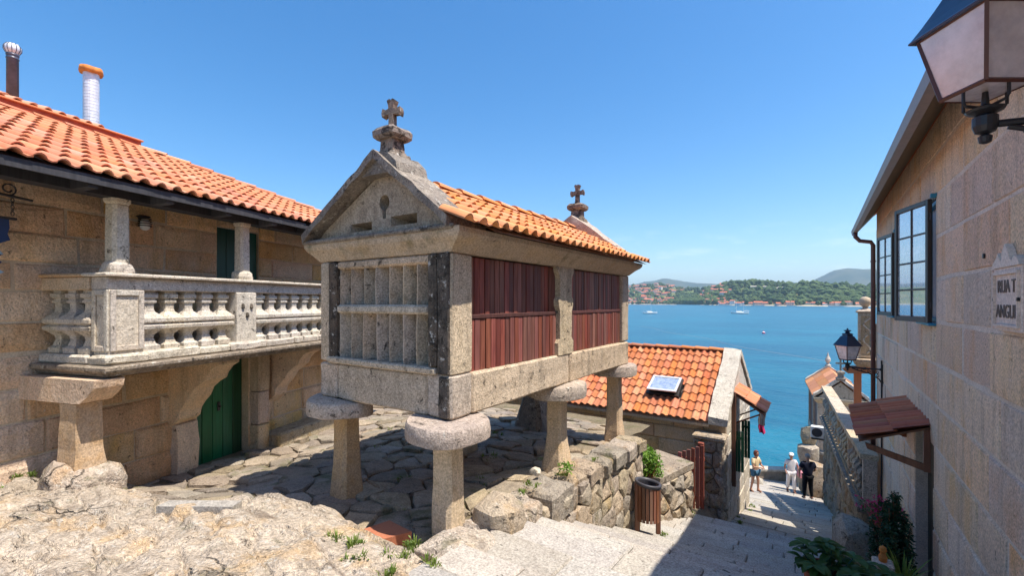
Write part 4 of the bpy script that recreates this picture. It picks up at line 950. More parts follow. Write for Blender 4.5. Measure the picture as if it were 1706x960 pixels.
# ---- lanterns
def lantern(loc, rot, label, wall_y=None, arm=.49):
    """loc = centre of the lantern bottom"""
    T = empty('wall_lantern', loc, label, 'lantern', 'black iron wall lanterns on the right house'); x, y, z = loc; M_ = Matrix.Translation(loc) @ Matrix.Rotation(rot, 4, 'Z')
    hb, ht, hh = .10, .155, .30
    for a, b in ((-1,-1),(1,-1),(1,1),(-1,1)):
        MB().tube([(a*hb,b*hb,0),(a*ht,b*ht,hh)], .010, 4).build('corner_bar', m_lampb, T, M=M_)
    for h, z0, nm in ((hb, 0, 'bottom_frame'), (ht, hh, 'top_frame')):
        m = MB(); q = [(-h,-h,z0),(h,-h,z0),(h,h,z0),(-h,h,z0)]
        for i in range(4): m.tube([q[i], q[(i+1)%4]], .0105, 4)
        m.build(nm, m_lampb, T, M=M_)
    MB().box(-hb, hb, -hb, hb, -.006, .002).build('bottom_plate', m_lglass, T, M=M_)
    for k in range(4):
        m = MB(); m.add([(-hb*.94,-hb+.001,.008),(hb*.94,-hb+.001,.008),(ht*.95,-ht+.001,hh-.008),(-ht*.95,-ht+.001,hh-.008),(-hb*.94,-hb+.004,.008),(hb*.94,-hb+.004,.008),(ht*.95,-ht+.004,hh-.008),(-ht*.95,-ht+.004,hh-.008)], [(0,1,2,3),(7,6,5,4),(0,4,5,1),(1,5,6,2),(2,6,7,3),(3,7,4,0)])
        m.build('pane', m_lglass, T, M=M_ @ Matrix.Rotation(k*pi/2, 4, 'Z'))
    m = MB(); pr = []
    for h, z0 in ((.178,.295),(.180,.303),(.172,.312),(.145,.36),(.115,.42),(.085,.485),(.066,.50),(.060,.525),(.070,.53),(.068,.545),(.04,.56)): pr.append([(-h,-h,z0),(h,-h,z0),(h,h,z0),(-h,h,z0)])
    m.loft(pr).build('hood', m_lamp, T, M=M_)
    m = MB(); m.lathe([(.04,.56),(.05,.575),(.03,.585),(.06,.60),(.068,.62),(.05,.625),(.02,.63),(.012,.66),(0,.665)], 8); m.build('crown', m_lamp, T, M=M_)
    m = MB(); m.lathe([(.012,.0),(.016,.02),(.016,.06),(.045,.075),(.05,.12),(.04,.15),(.012,.16)], 12); m.build('bulb', m_wpaint, T, M=M_, smooth=True)
    m = MB()
    for k in range(4):
        t = pi/4+k*pi/2+pi/4; c, s_ = math.cos(t), math.sin(t); m.tube([(c*.095,s_*.095,-.004),(c*.095,s_*.095,-.055),(c*.085,s_*.085,-.068),(c*.02,s_*.02,-.075)], .0065, 6)
    m.build('cradle_arm', m_iron, T, M=M_)
    m = MB(); m.lathe([(.01,-.23),(.02,-.225),(.024,-.20),(.012,-.19),(.034,-.18),(.042,-.155),(.042,-.115),(.03,-.105),(.06,-.092),(.066,-.082),(.03,-.07),(.014,-.06),(.01,-.005)], 14); m.build('stem', m_iron, T, M=M_, smooth=False)
    xw = 1.085-x; b = MB(); b.tube([(x+.03,y,z-.15),(x+xw*.45,y,z-.165),(1.08,y,z-.165)], .016, 8); b.build('arm', m_iron, T)
    b = MB(); b.box(1.062,1.088,y-.025,y+.025,z-.52,z-.06,.006); b.build('wall_plate', m_iron, T)
    b = MB(); b.tube([(x+.07,y,z-.17),(x+.17,y,z-.21),(x+xw*.62,y,z-.26),(x+xw*.88,y,z-.36),(1.075,y,z-.47)], .012, 8)
    for (cx, cz, r_, s0) in ((x+xw*.42,z-.20,.028,0),(x+xw*.62,z-.215,.034,2),(x+xw*.83,z-.225,.036,4),(x+xw*.86,z-.30,.036,1),(x+xw*.28,z-.195,.018,3)):
        b.tube([(cx+r_*math.cos(s0+t)*(1-t/8.5), y, cz+r_*math.sin(s0+t)*(1-t/8.5)) for t in [q*.55 for q in range(13)]], .0075, 6)
    for cx in (x+xw*.50, x+xw*.93): b.lathe([(.0,-.03),(.022,-.02),(.03,0),(.022,.02),(0,.03)], 8, (cx,y,z-.165))
    b.build('scrollwork', m_iron, T); return T
lantern((.60, 2.79, .92), rad(34.1), 'large iron lantern with brown frame hanging close overhead at upper right')
lantern((.50, 11.87, -1.22), rad(40), 'smaller looking black iron lantern on a scroll bracket beside the downpipe')

# ---- beyond the corner: upper balcony pier, orange post
U = empty('balcony_pier', (1.0, 14.55, -1.6), 'carved stone balcony pier with ball finial at the far end of the right house', 'pier')
MB().box(.83, 1.12, 14.4, 14.7, -1.42, -.28, .012).build('pier', m_gran, U)
for k, (z0, z1) in enumerate(((-1.30,-.84),(-.80,-.40))):
    m = MB(); m.tube([(1.0+.07*math.sin(t*1.3+k), 14.385, z0+(z1-z0)*t/5) for t in [q*.5 for q in range(11)]], .022, 6); m.build('carved_scroll', m_white, U)
for (a0,a1,b0,b1) in ((.83,.88,-1.40,-.30),(1.07,1.12,-1.40,-.30),(.88,1.07,-.36,-.30),(.88,1.07,-1.40,-1.34)): MB().box(a0+.001,a1-.001,14.372,14.398,b0,b1).build('panel_border', m_gran, U)
MB().loft([[(.975-h,14.55-h,z),(.975+h,14.55-h,z),(.975+h,14.55+h,z),(.975-h,14.55+h,z)] for h, z in ((.18,-.28),(.19,-.24),(.12,-.19),(.05,-.16),(.06,-.13))]).build('cap', m_gran, U)
MB().lathe([(.02,-.14),(.08,-.11),(.125,-.04),(.13,.02),(.10,.09),(.05,.125),(0,.13)], 16, (.975,14.55,.0)).build('ball', m_leg, U, smooth=True)
MB().loft([[(.80-d,14.2-d,z),(2.2,14.2-d,z),(2.2,16,z),(.80-d,16,z)] for d, z in ((.0,-1.62),(.06,-1.56),(.10,-1.48),(.10,-1.43))]).build('slab', m_gran, U)
MB().box(1.14, 2.2, 14.42, 14.5, -1.40, -.55, .01).build('parapet', m_lich, U)
O = empty('orange_awning_frame', (.8, 14.6, -3.3), 'orange painted timber post and rail under the far balcony', 'frame')
MB().box(.74,.90,14.5,14.62,-3.55,-1.80,.01).build('post', m_orangew, O)
MB().prism([(.50,-1.74),(.60,-1.66),(1.2,-1.64),(1.2,-1.80),(.62,-1.84)], lambda a, b, h: (a, h, b), 14.45, 14.68).build('rail', m_orangew, O)
MB().box(1.12,2.6,13.6,24,-5.4,-1.66).build('rear_wall', m_pink, O) if False else None
# far part of the right side: terrace house wall
T2 = empty('terrace_house', (2, 18, -6), 'plain granite house face behind the balustraded terrace', 'house')
MB().box(2.1, 3.6, 14.75, 20.0, -5.6, -2.4, .01).build('wall', m_pink, T2)

# ================================================================== balustraded terrace over rubble wall
def tx(y): return .80 - (y-11.9)*.0716
TW = empty('terrace_wall', (.7, 16, -7), 'tall rubble wall under the balustraded terrace on the right of the street', 'wall')
for a, b, xx in ((11.9,13.2,1.06),(13.2,17,2.6),(17,20.7,2.6)): MB().prism([(tx(a)+.04,a),(xx,a),(xx,b),(tx(b)+.04,b)], lambda p, q, h: (p, q, h), -9.3, -4.40).build('core', m_rubd, TW)
rq = random.Random(17)
for poly in voronoi([(11.9,-9.2),(20.7,-9.2),(20.7,-4.40),(11.9,-4.40)], .42, rq, 1.2):
    a = sum(p[0] for p in poly)/len(poly); b = sum(p[1] for p in poly)/len(poly)
    if b < street_z(a)-.4: continue
    stone(poly, lambda a, b, h: (tx(a)+.04-h, a, b), -.1, rq.uniform(.02,.08), .008, .03, .02, .03, .2, rq).build('rubble_stone', m_rubd, TW)
bm_.v = [Vector((v.x*.85, v.y*.85, v.z)) for v in bm_.v]; bal_dk = bm_.mesh('baluster', m_rubble, (0,0,-.556))
TB = empty('terrace_balustrade', (.6, 16, -4.3), 'weathered stone balustrade edging the terrace above the rubble wall', 'balustrade')
def seg(y0, y1, x0, x1, z0, z1, nm, mt): MB().prism([(tx(y0)+x0,y0),(tx(y0)+x1,y0),(tx(y1)+x1,y1),(tx(y1)+x0,y1)], lambda a, b, h: (a, b, h), z0, z1).subdiv(1).jig(.01,4,y0).build(nm, mt, TB)
for k in range(4):
    a = 11.9+k*2.2; b = a+2.195; seg(a, b, -.14, .26, -4.40, -4.30, 'string_course', m_lich); seg(a, b, -.06, .2, -4.30, -4.20, 'plinth', m_rubd); seg(a, b, -.09, .22, -3.28, -3.17, 'coping', m_gran)
    baluster(TB, (tx(a)+.08, a+.12, -4.20), 0, 1, MB().box(-.12,.12,-.12,.12,0,.92,.01).mesh('pier', m_gran)).name = 'pier'
    for i in range(5): baluster(TB, (tx(a+.48+.37*i)+.08, a+.48+.37*i, -4.20), rad(4), 1.35, bal_dk)
# ================================================================== SMALL HOUSE BELOW
S2 = empty('cottage', (-4.8, 13.2, -5.2), 'small granite cottage with weathered orange roof and skylight below the granary', 'house')
cw_ = empty('wall', (-4.8, 11.3, -5.4), parent=S2)
HX0, HX1, HY0, HY1 = -8.1, -1.72, 11.22, 15.25; RY_, RZ_ = 13.2, -1.40; EZ2 = -2.78
MB().box(HX0, HX1-.04, HY0+.03, HY0+.35, -5.6, EZ2-.0).build('wall_core', m_mort, cw_)
ashlar(cw_, lambda a, b, h: (a, HY0+.03-h, b), HX0, HX1-.005, [-5.6,-5.2,-4.8,-4.42,-4.05,-3.68,-3.32,-3.0,EZ2], (.5,1.1), m_leg, (), (-.02,.03), joint=.006, seed=44, rough=1.2)
GW = (12.05, 13.10, -4.05, -3.10)
for (a0,a1,b0,b1) in rsub([(HY0+.03, HY1, -7.0, EZ2)], GW): MB().box(HX1-.4, HX1-.03, a0, a1, b0, b1).build('wall_core', m_mort, cw_)
ashlar(cw_, lambda a, b, h: (HX1-.03+h, a, b), HY0+.0, HY1, [-7.0,-6.5,-6.0,-5.55,-5.1,-4.7,-4.3,-3.9,-3.5,-3.1,EZ2], (.4,.9), m_white, (GW,), (-.02,.03), joint=.006, seed=45, rough=1.2)
m = MB(); m.prism([(HY0+.03,EZ2),(HY1,EZ2),(RY_,RZ_-.05)], lambda a, b, h: (h, a, b), HX1-.38, HX1-.002); m.build('gable', m_white, cw_)
MB().box(HX1-.35, HX1-.30, 12.05, 13.10, -4.05, -3.10).build('window_back', m_dark, cw_)
for y in (11.98, 13.16):
    sh = empty('shutter', (HX1+.14, y, -4.05), parent=S2)
    for k in range(3): MB().box(HX1+.05+.068*k, HX1+.112+.068*k, y-.014, y+.014, -4.06, -3.09, .004).build('plank', m_green, sh)
    MB().box(HX1+.05, HX1+.25, y-.03, y-.0142, -3.28, -3.22).build('batten', m_green, sh)
MB().box(HX1+.0, HX1+.09, 11.86, 11.93, -4.4, -2.15, .008).build('timber_post', m_brown, S2)
rf = empty('roof', (-4.8, 13.2, -2.8), parent=S2)
sv = Vector((0, RY_-11.02, RZ_+.07-(-2.74))); SL = sv.length
MB().prism([(11.06,-2.80),(RY_,RZ_-.02),(HY1+.18,-2.80),(HY1+.18,-2.86),(RY_,RZ_-.10),(11.06,-2.86)], lambda a, b, h: (h, a, b), HX0, HX1-.36).build('roof_deck', m_leg, rf)
SKY = (-3.62, -2.90, .64, 1.28)    # skylight in x and up the slope
tile_roof(rf, (-8.25, 11.02, -2.74), (1,0,0), sv, 36, 9, .1755, SL/9, t_house, lambda a, b: not (SKY[0]-.05 < a-8.25 < SKY[1]+.05 and SKY[2]-.02 < b < SKY[3]), seed=15, r=.045, jit=.012, ln=SL/9+.06)
tile_roof(rf, (HX1-.36, HY1+.2, -2.78), (-1,0,0), (0,-sv.y,sv.z), 35, 9, .1755, SL/9, t_house, seed=16, stuff_only=True)
ridge_caps(rf, (-8.2, RY_, RZ_+.10), (-2.1, RY_, RZ_+.10), t_house, .10, .34)
for y0, z0, y1, z1 in ((10.98,-2.78,RY_,RZ_+.0),(HY1+.25,-2.78,RY_,RZ_+.0)):
    m = MB(); k = 6; pr = []
    for i in range(k+1):
        t = i/k; y = y0+(y1-y0)*t; z = z0+(z1-z0)*t; pr.append([(HX1-.36,y,z),(HX1-.36,y,z+.17),(HX1+.045,y,z+.15),(HX1+.045,y,z)])
    m.loft(pr).subdiv(1).jig(.022, 4, y0); o = m.build('verge_coping', m_white, rf)
# propped skylight
SK = empty('skylight', (-3.26, 11.8, -2.3), parent=S2); n_ = Vector((0,-sv.z,sv.y)).normalized(); vv = sv.normalized(); o_ = Vector((0, 11.02, -2.74))
def sk(x, s_, h): return Vector((x, 0, 0)) + o_ + vv*s_ + n_*h
def skb(x0,x1,s0,s1,h0,h1,nm,mt,tilt=0.0):
    m = MB(); f = lambda x,s_,h: sk(x, s_, h+tilt*(SKY[3]-s_)); m.loft([[f(x0,s0,h),f(x1,s0,h),f(x1,s1,h),f(x0,s1,h)] for h in (h0,h1)]); m.build(nm, mt, SK)
skb(SKY[0]-.04,SKY[0]+.02,SKY[2],SKY[3],-.05,.085,'frame',m_bronze); skb(SKY[1]-.02,SKY[1]+.04,SKY[2],SKY[3],-.05,.085,'frame',m_bronze)
skb(SKY[0]+.02,SKY[1]-.02,SKY[2],SKY[2]+.05,-.05,.085,'frame',m_bronze); skb(SKY[0]+.02,SKY[1]-.02,SKY[3]-.05,SKY[3],-.05,.085,'frame',m_steel)
skb(SKY[0]+.02,SKY[1]-.02,SKY[2]+.05,SKY[3]-.05,-.06,-.05,'skylight_shade',m_dark)  # dark sheet painted in for the unlit room below
for a in ((SKY[0],SKY[0]+.05,SKY[2],SKY[3]),(SKY[1]-.05,SKY[1],SKY[2],SKY[3]),(SKY[0]+.05,SKY[1]-.05,SKY[2],SKY[2]+.06),(SKY[0]+.05,SKY[1]-.05,SKY[3]-.06,SKY[3])): skb(*a,.09,.125,'sash',m_steel,.16)
skb(SKY[0]+.05,SKY[1]-.05,SKY[2]+.06,SKY[3]-.06,.10,.112,'pane',m_glass,.16); skb(SKY[0]+.05,SKY[1]-.05,SKY[2]+.06,SKY[3]-.06,.094,.098,'pane_sky_tint',m_signw,.16)  # pale blue sheet behind the pane paints in reflected sky
# tiled hood on the gable
Hd = empty('gable_hood', (-1.4, 12.6, -2.6), parent=S2)
tile_roof(Hd, (-1.02, 12.0, -2.60), (0,1,0), (-.68,0,.44), 7, 3, .176, .27, t_left, seed=19, r=.03)
MB().prism([(-1.04,-2.63),(-1.70,-2.20),(-1.70,-2.24),(-1.04,-2.67)], lambda a, b, h: (a, h, b), 12.02, 13.2).build('deck', m_brown, Hd)
m = MB(); m.tube([(-1.7,12.1,-2.95),(-1.15,12.1,-2.66)], .02, 6); m.tube([(-1.7,13.1,-2.95),(-1.15,13.1,-2.66)], .02, 6); m.build('strut', m_brown, Hd)
def drape(nm, x, y, z0, z1, wd, mt, lab, cat, seed):
    m = MB(); n = 10; k = 8
    for j in range(k+1):
        for i in range(n+1):
            t = i/n; s_ = j/k; m.v.append(Vector((x+wd*(t-.5)+.015*math.sin(s_*5+seed), y+.025*math.sin(t*11+seed)*(.4+s_), z1+(z0-z1)*s_+.02*math.sin(t*7)*s_)))
    for j in range(k):
        for i in range(n): a = j*(n+1)+i; m.f.append((a,a+1,a+n+2,a+n+1))
    back = len(m.v); m.v += [v+Vector((0,.012,0)) for v in m.v]; m.f += [tuple(i+back for i in f)[::-1] for f in list(m.f)]
    return tag(m.build(nm, mt, smooth=True), lab, cat)
drape('hanging_cloth', -1.22, 13.35, -3.2, -2.85, .16, m_cloth, 'white cloth hanging from the tiled hood of the cottage', 'cloth', 1)
drape('hanging_cloth', -1.24, 13.5, -3.45, -3.20, .14, m_magenta, 'magenta cloth hanging below the white one at the cottage', 'cloth', 3)
0 and drape('hanging_cloth', -1.28, 13.6, -3.85, -3.46, .13, m_green, 'green cloth hanging lowest by the cottage corner', 'cloth', 5)
# pier wall and red post in front of the cottage corner
PW = empty('pier_wall', (-2.0, 10.9, -5.1), 'rubble stone pier joining the cottage corner', 'wall')
MB().box(-2.32, -1.74, 10.80, 11.17, -5.5, -3.12, .02).build('core', m_mortd, PW); rp = random.Random(3)
for poly in voronoi([(-2.34,-5.4),(-1.72,-5.4),(-1.72,-3.08),(-2.34,-3.08)], .25, rp, 1.3): stone(poly, lambda a, b, h: (a, 10.80-h, b), -.06, rp.uniform(.02,.05), .005, .02, .012, .02, .15, rp).build('rubble_stone', m_rubble, PW)
for poly in voronoi([(10.76,-5.4),(11.19,-5.4),(11.19,-3.08),(10.76,-3.08)], .25, rp, 1.3):
    stone(poly, lambda a, b, h: (-1.74+h, a, b), -.06, rp.uniform(.01,.04), .005, .02, .012, .02, .15, rp).build('rubble_stone', m_rubble, PW)
    stone(poly, lambda a, b, h: (-2.32-h, a, b), -.06, rp.uniform(.01,.04), .005, .02, .012, .02, .15, rp).build('rubble_stone', m_rubble, PW)
MB().box(-2.38,-1.68,10.74,11.19,-3.09,-2.98,.03).subdiv(1).jig(.015,5).build('cap_stone', m_rubble, PW)
MB().box(-2.18,-2.06,10.40,10.50,-4.95,-3.06,.01).build('gate_post', m_red, PW)
# low wall beside the bin
LW = empty('low_wall', (-2.5, 8.6, -4.3), 'low rubble wall with flat top between the bin and the red gate', 'wall')
lp = [(-2.30,7.95),(-1.99,9.15),(-2.80,9.55),(-3.25,8.05)]
MB().prism([(a-.02 if a > -2.6 else a, b) for a, b in lp], lambda a, b, h: (a-.02, b, h), -4.6, -3.18).build('core', m_rubble, LW)
m = MB(); m.prism(lp, lambda a, b, h: (a+.01, b, h), -3.20, -3.09); m.subdiv(2).jig(.022, 4, 2); m.build('top_slab', m_rubble, LW)
def lf(a, b, h): t = a/1.24; return (-2.32+.31*t+h*.97, 7.95+1.20*t-h*.25, b)
for poly in voronoi([(0,-4.6),(1.24,-4.6),(1.24,-3.18),(0,-3.18)], .24, rp, 1.3): stone(poly, lf, -.06, rp.uniform(.01,.05), .005, .025, .012, .025, .15, rp).build('rubble_stone', m_rubble, LW)
def lf2(a, b, h): return (-3.25+a, 8.05-.107*a-h, b)
for poly in voronoi([(0,-4.6),(.95,-4.6),(.95,-3.18),(0,-3.18)], .24, rp, 1.3): stone(poly, lf2, -.06, rp.uniform(.01,.05), .005, .025, .012, .025, .15, rp).build('rubble_stone', m_rubble, LW)
# gate
GT = empty('garden_gate', (-2.2, 9.9, -4.3), 'faded red slatted garden gate beyond the low wall', 'gate')
gm = MB()
for k in range(6):
    x = -2.42+.078*k; y = 9.72+.042*k; MB().box(x, x+.070, y, y+.022, -4.28, -3.12+.030*k, .003).build('slat', m_gate, GT)
for z in (-3.3,-4.1): MB().prism([(-2.42,9.745),(-1.96,9.99),(-1.96,10.015),(-2.42,9.77)], lambda a, b, h: (a, b, h), z, z+.07).build('rail', m_gate, GT)

# ================================================================== LITTER BIN
BX, BY = -2.15, 6.86; bz = street_z(BY)
Bn = empty('litter_bin', (BX, BY, bz), 'brown slatted litter bin with dark oval rim at the end of the retaining wall', 'bin')
Mb = Matrix.Translation((BX, BY, bz)) @ Matrix.Rotation(rad(34.1), 4, 'Z')
def top(x): return .80 - x*.16
for k in range(20):
    t = 2*pi*k/20; x, y = .175*math.cos(t), .165*math.sin(t)
    m = MB(); m.loft([[(-.021,-.008,z),(.021,-.008,z),(.021,.008,z),(-.021,.008,z)] for z in (.235, top(x)-.02)]); 
    m.build('slat', m_binw, Bn, M=Mb @ Matrix.Translation((x, y, 0)) @ Matrix.Rotation(t-pi/2, 4, 'Z'))
m = MB(); m.loft([[(r*math.cos(2*pi*k/28), r*.94*math.sin(2*pi*k/28), top(r*math.cos(2*pi*k/28))+z) for k in range(28)] for r, z in ((.160,-.05),(.192,-.05),(.200,-.02),(.198,.0),(.17,.004),(.155,-.02),(.150,-.12))], cap=False); m.build('rim', m_plastic, Bn, M=Mb, smooth=True)
m = MB(); m.loft([[(r*math.cos(2*pi*k/20), r*.94*math.sin(2*pi*k/20), z if z < .5 else top(r*math.cos(2*pi*k/20))-.03) for k in range(20)] for r, z in ((.150,.26),(.150,.7))], cap=False); m.add([(.15*math.cos(2*pi*k/20), .14*math.sin(2*pi*k/20), .26) for k in range(20)], [tuple(range(20))]); m.build('liner', m_plastic, Bn, M=Mb, fix=False)
for sx_, sy_ in ((-.172,-.03),(.172,.05)):
    m = MB(); m.box(sx_-.034, sx_+.034, sy_-.02, sy_+.02, -.02, top(sx_)-.03, .005); m.build('leg', m_binw, Bn, M=Mb)
m = MB(); m.box(-.13,-.09,.10,.13,-.02,.4,.004); m.build('leg', m_binw, Bn, M=Mb)

# ================================================================== PEOPLE
def skin(name, pts, edges, mat, parent, M, sub=2):
    """one continuous surface grown over a skeleton: pts = [(x,y,z,rx,ry)]"""
    me = bpy.data.meshes.new(name); me.from_pydata([p[:3] for p in pts], edges, []); o = bpy.data.objects.new(name, me); COL.objects.link(o)
    md = o.modifiers.new('s', 'SKIN'); md.use_smooth_shade = True; me.skin_vertices.new() if not me.skin_vertices else None
    for i, p in enumerate(pts): me.skin_vertices[0].data[i].radius = (p[3], p[4] if len(p) > 4 else p[3])
    me.skin_vertices[0].data[0].use_root = True
    s_ = o.modifiers.new('d', 'SUBSURF'); s_.levels = sub; s_.render_levels = sub
    bpy.context.view_layer.update(); nm = bpy.data.meshes.new_from_object(o.evaluated_get(bpy.context.evaluated_depsgraph_get())); bpy.data.objects.remove(o)
    nm.transform(M); nm.materials.clear(); nm.materials.append(mat); n = bpy.data.objects.new(name, nm); return put(n, parent, (0,0,0))
def person(loc, face, H_, label, build, pose):
    """face: heading in the ground plane; figure faces local +y"""
    T = empty('person', loc, label, 'person'); k = H_/1.75; M_ = Matrix.Translation(loc) @ Matrix.Rotation(face, 4, 'Z') @ Matrix.Scale(k, 4); b = build
    lean = pose.get('lean', 0)
    P = {'pel': (0,0,.93,.14*b,.10*b), 'wai': (0,.01+lean*.2,1.08,.125*b,.09*b), 'che': (0,.0+lean*.6,1.28,.155*b,.105*b), 'nk0': (0,-.005+lean,1.43,.06,.055), 'nk': (0,.01+lean,1.49,.052,.052),
         'hd0': (0,.035+lean*1.3,1.565,.066,.078), 'hd': (0,.03+lean*1.3,1.65,.076,.09), 'hd2': (0,.02+lean*1.3,1.715,.05,.06)}
    for s_, n in ((-1,'l'),(1,'r')):
        ha = pose.get('hip'+n, (0,0)); el = pose.get('elb'+n, (s_*.25,-.02,1.12)); ws = pose.get('wri'+n, (s_*.27,.06,.88))
        P['sh'+n] = (s_*.175*b, -.01+lean, 1.395, .062*b, .058*b); P['el'+n] = (el[0],el[1],el[2],.042*b,.040*b); P['wr'+n] = (ws[0],ws[1],ws[2],.026,.022)
        d = (Vector(ws)-Vector(el)).normalized(); hd = Vector(ws)+d*.07; P['pa'+n] = (hd.x,hd.y,hd.z,.034,.018)
        side = d.cross(Vector((s_,0,.2))).normalized()
        for q in range(4):
            o_ = hd+side*(.024-.016*q); L_ = (.075,.085,.08,.062)[q]; e = o_+d*L_*.55; e2 = e+(d+Vector((-s_*.5,.1,0))).normalized()*L_*.5
            P['f%d%s' % (q,n)] = (*e,.0085,.0085); P['g%d%s' % (q,n)] = (*e2,.0075,.0075)
        th = hd-d*.03+side*.045; P['t0'+n] = (*th,.011,.011); P['t1'+n] = (*(th+d*.045+side*.01),.009,.009)
        P['hi'+n] = (s_*.09, 0, .88, .092*b, .09*b); P['kn'+n] = (s_*.095+ha[0]*.4, .02+ha[1]*.5, .49, .058*b, .06*b); P['an'+n] = (s_*.10+ha[0], -.02+ha[1]*.8, .10, .038, .042); P['to'+n] = (s_*.115+ha[0], .13+ha[1]*.8, .035, .042, .03)
        P['he'+n] = (s_*.10+ha[0], -.045+ha[1]*.8, .045, .036, .036)
    E_ = [('pel','wai'),('wai','che'),('che','nk0'),('nk0','nk'),('nk','hd0'),('hd0','hd'),('hd','hd2')]
    for n in 'lr':
        E_ += [('che','sh'+n),('sh'+n,'el'+n),('el'+n,'wr'+n),('wr'+n,'pa'+n),('pel','hi'+n),('hi'+n,'kn'+n),('kn'+n,'an'+n),('an'+n,'to'+n),('an'+n,'he'+n),('pa'+n,'t0'+n),('t0'+n,'t1'+n)]
        for q in range(4): E_ += [('pa'+n,'f%d%s' % (q,n)),('f%d%s' % (q,n),'g%d%s' % (q,n))]
    def sub(keys, edges, nm, mt, infl, ov={}):
        idx = {q: i for i, q in enumerate(keys)}; pts = []
        for q in keys:
            v = ov.get(q, P[q]); pts.append((v[0],v[1],v[2],v[3]+infl,(v[4] if len(v) > 4 else v[3])+infl))
        return skin(nm, pts, [(idx[a],idx[c]) for a, c in edges if a in idx and c in idx], mt, T, M_)
    sub(list(P), E_, 'body', m_skin, 0)
    # face
    hd = Vector(P['hd'][:3]); m = MB()
    m.add([hd+Vector(p) for p in ((-.012,.085,-.03),(.012,.085,-.03),(0,.078,.02),(0,.112,-.028))], [(0,1,3),(1,2,3),(2,0,3)]); m.build('nose', m_skin, T, M=M_)
    for s_ in (-1, 1):
        m = MB(); c = hd+Vector((s_*.03,.086,.005)); m.lathe([(0,-.008),(.009,-.004),(.011,0),(.009,.004),(0,.008)], 8, c); m.build('eye', m_iron, T, M=M_)
        m = MB(); c = hd+Vector((s_*.082,.0,-.01)); m.lathe([(0,-.03),(.010,-.02),(.014,.01),(.008,.03),(0,.035)], 8, c); m.build('ear', m_skin, T, M=M_)
    m = MB(); m.box(-.022,.022,.080,.088,-.062,-.054); m.build('mouth', m_magenta, T, M=M_ @ Matrix.Translation(hd))
    return T, P, sub, M_, E_, hd
def blob(name, c, r, mat, T, M_, sc_=8, a=.008, cut=None, sub=3):
    bm = bmesh.new(); bmesh.ops.create_icosphere(bm, subdivisions=sub, radius=1); m = MB(); m.v = [Vector((v.co.x*r[0]+c[0], v.co.y*r[1]+c[1], v.co.z*r[2]+c[2])) for v in bm.verts]
    if cut:
        for v in m.v: cut(v)
    m.f = [tuple(v.index for v in f.verts) for f in bm.faces]; bm.free(); m.jig(a, sc_, 1); return m.build(name, mat, T, M=M_, smooth=True)
TORSO = ['pel','wai','che','nk0','shl','ell','shr','elr']; LEGS = ['pel','hil','knl','anl','hir','knr','anr']
def cutface(v, hd):   # pull the hair off the face
    if v.y > hd.y+.03 and v.z < hd.z+.05: v.y = hd.y+.03
# man in dark clothes, seen from behind, looking out to sea
mz = street_z(20.78)
T, P, sub, M_, E_, hd = person((-.35, 20.78, mz+.0), rad(25), 1.74, 'grey haired man in black shirt and trousers standing with his back turned', 1.12,
    {'elbl': (-.29,.02,1.12), 'wril': (-.26,.10,.90), 'elbr': (.28,.04,1.13), 'wrir': (.18,.20,1.0), 'hipl': (-.02,.03), 'hipr': (.03,-.02)})
e2 = dict(P); ov = {'ell': (*[(P['shl'][i]*.35+P['ell'][i]*.65) for i in range(3)], .058), 'elr': (*[(P['shr'][i]*.35+P['elr'][i]*.65) for i in range(3)], .058), 'nk0': (0,-.005,1.42,.075,.065), 'pel': (0,0,.86,.155,.115)}
ov['che'] = (0,.0,1.28,.175,.145); ov['wai'] = (0,.01,1.08,.15,.12); sub(TORSO, E_, 'shirt', m_navy, .024, ov); sub(LEGS, E_, 'trousers', m_black_c, .016, {'pel': (0,0,.92,.135,.10)})
for n, s_ in (('l',-1),('r',1)): sub(['an'+n,'to'+n,'he'+n], E_, 'shoe', m_iron, .012)
blob('hair', (hd.x, hd.y-.012, hd.z+.028), (.092,.104,.088), m_hair, T, M_, cut=lambda v: cutface(v, hd))
# woman in white with cap and pink bag, walking up towards the camera
wz = street_z(22.5)
T, P, sub, M_, E_, hd = person((-.97, 22.5, wz), rad(195), 1.68, 'woman in white clothes and white cap carrying a large pink bag', .98,
    {'elbl': (-.27,-.08,1.13), 'wril': (-.30,.02,.93), 'elbr': (.26,.02,1.10), 'wrir': (.24,.18,.98), 'hipl': (-.0,.16), 'hipr': (.02,-.14)})
ov = {'ell': (*[(P['shl'][i]*.4+P['ell'][i]*.6) for i in range(3)], .058), 'elr': (*[(P['shr'][i]*.4+P['elr'][i]*.6) for i in range(3)], .058), 'nk0': (0,-.005,1.41,.075,.065), 'pel': (0,0,.84,.16,.13)}
sub(TORSO, E_, 'top', m_cloth, .016, ov); sub(LEGS, E_, 'trousers', m_cloth, .028, {'pel': (0,0,.92,.13,.10), 'anl': (*P['anl'][:2],.16,.055), 'anr': (*P['anr'][:2],.16,.055)})
for n, s_ in (('l',-1),('r',1)): sub(['an'+n,'to'+n,'he'+n], E_, 'shoe', m_brown, .010)
blob('hair', (hd.x, hd.y-.018, hd.z-.0), (.094,.10,.11), m_hairb, T, M_, cut=lambda v: cutface(v, hd))
blob('cap', (hd.x, hd.y+.0, hd.z+.05), (.102,.112,.075), m_wpaint, T, M_, a=.003)
MB().loft([[(hd.x+a*.085, hd.y+.06+b, hd.z+.045+z) for a, b in ((-1,0),(1,0),(.8,.085),(0,.115),(-.8,.085))] for z in (0,.010)]).build('cap_brim', m_wpaint, T, M=M_)
Mw = M_
BG = empty('shoulder_bag', Mw @ Vector((-.34,-.02,.95)), 'large pink and white striped cloth bag slung from the woman in white', 'bag')
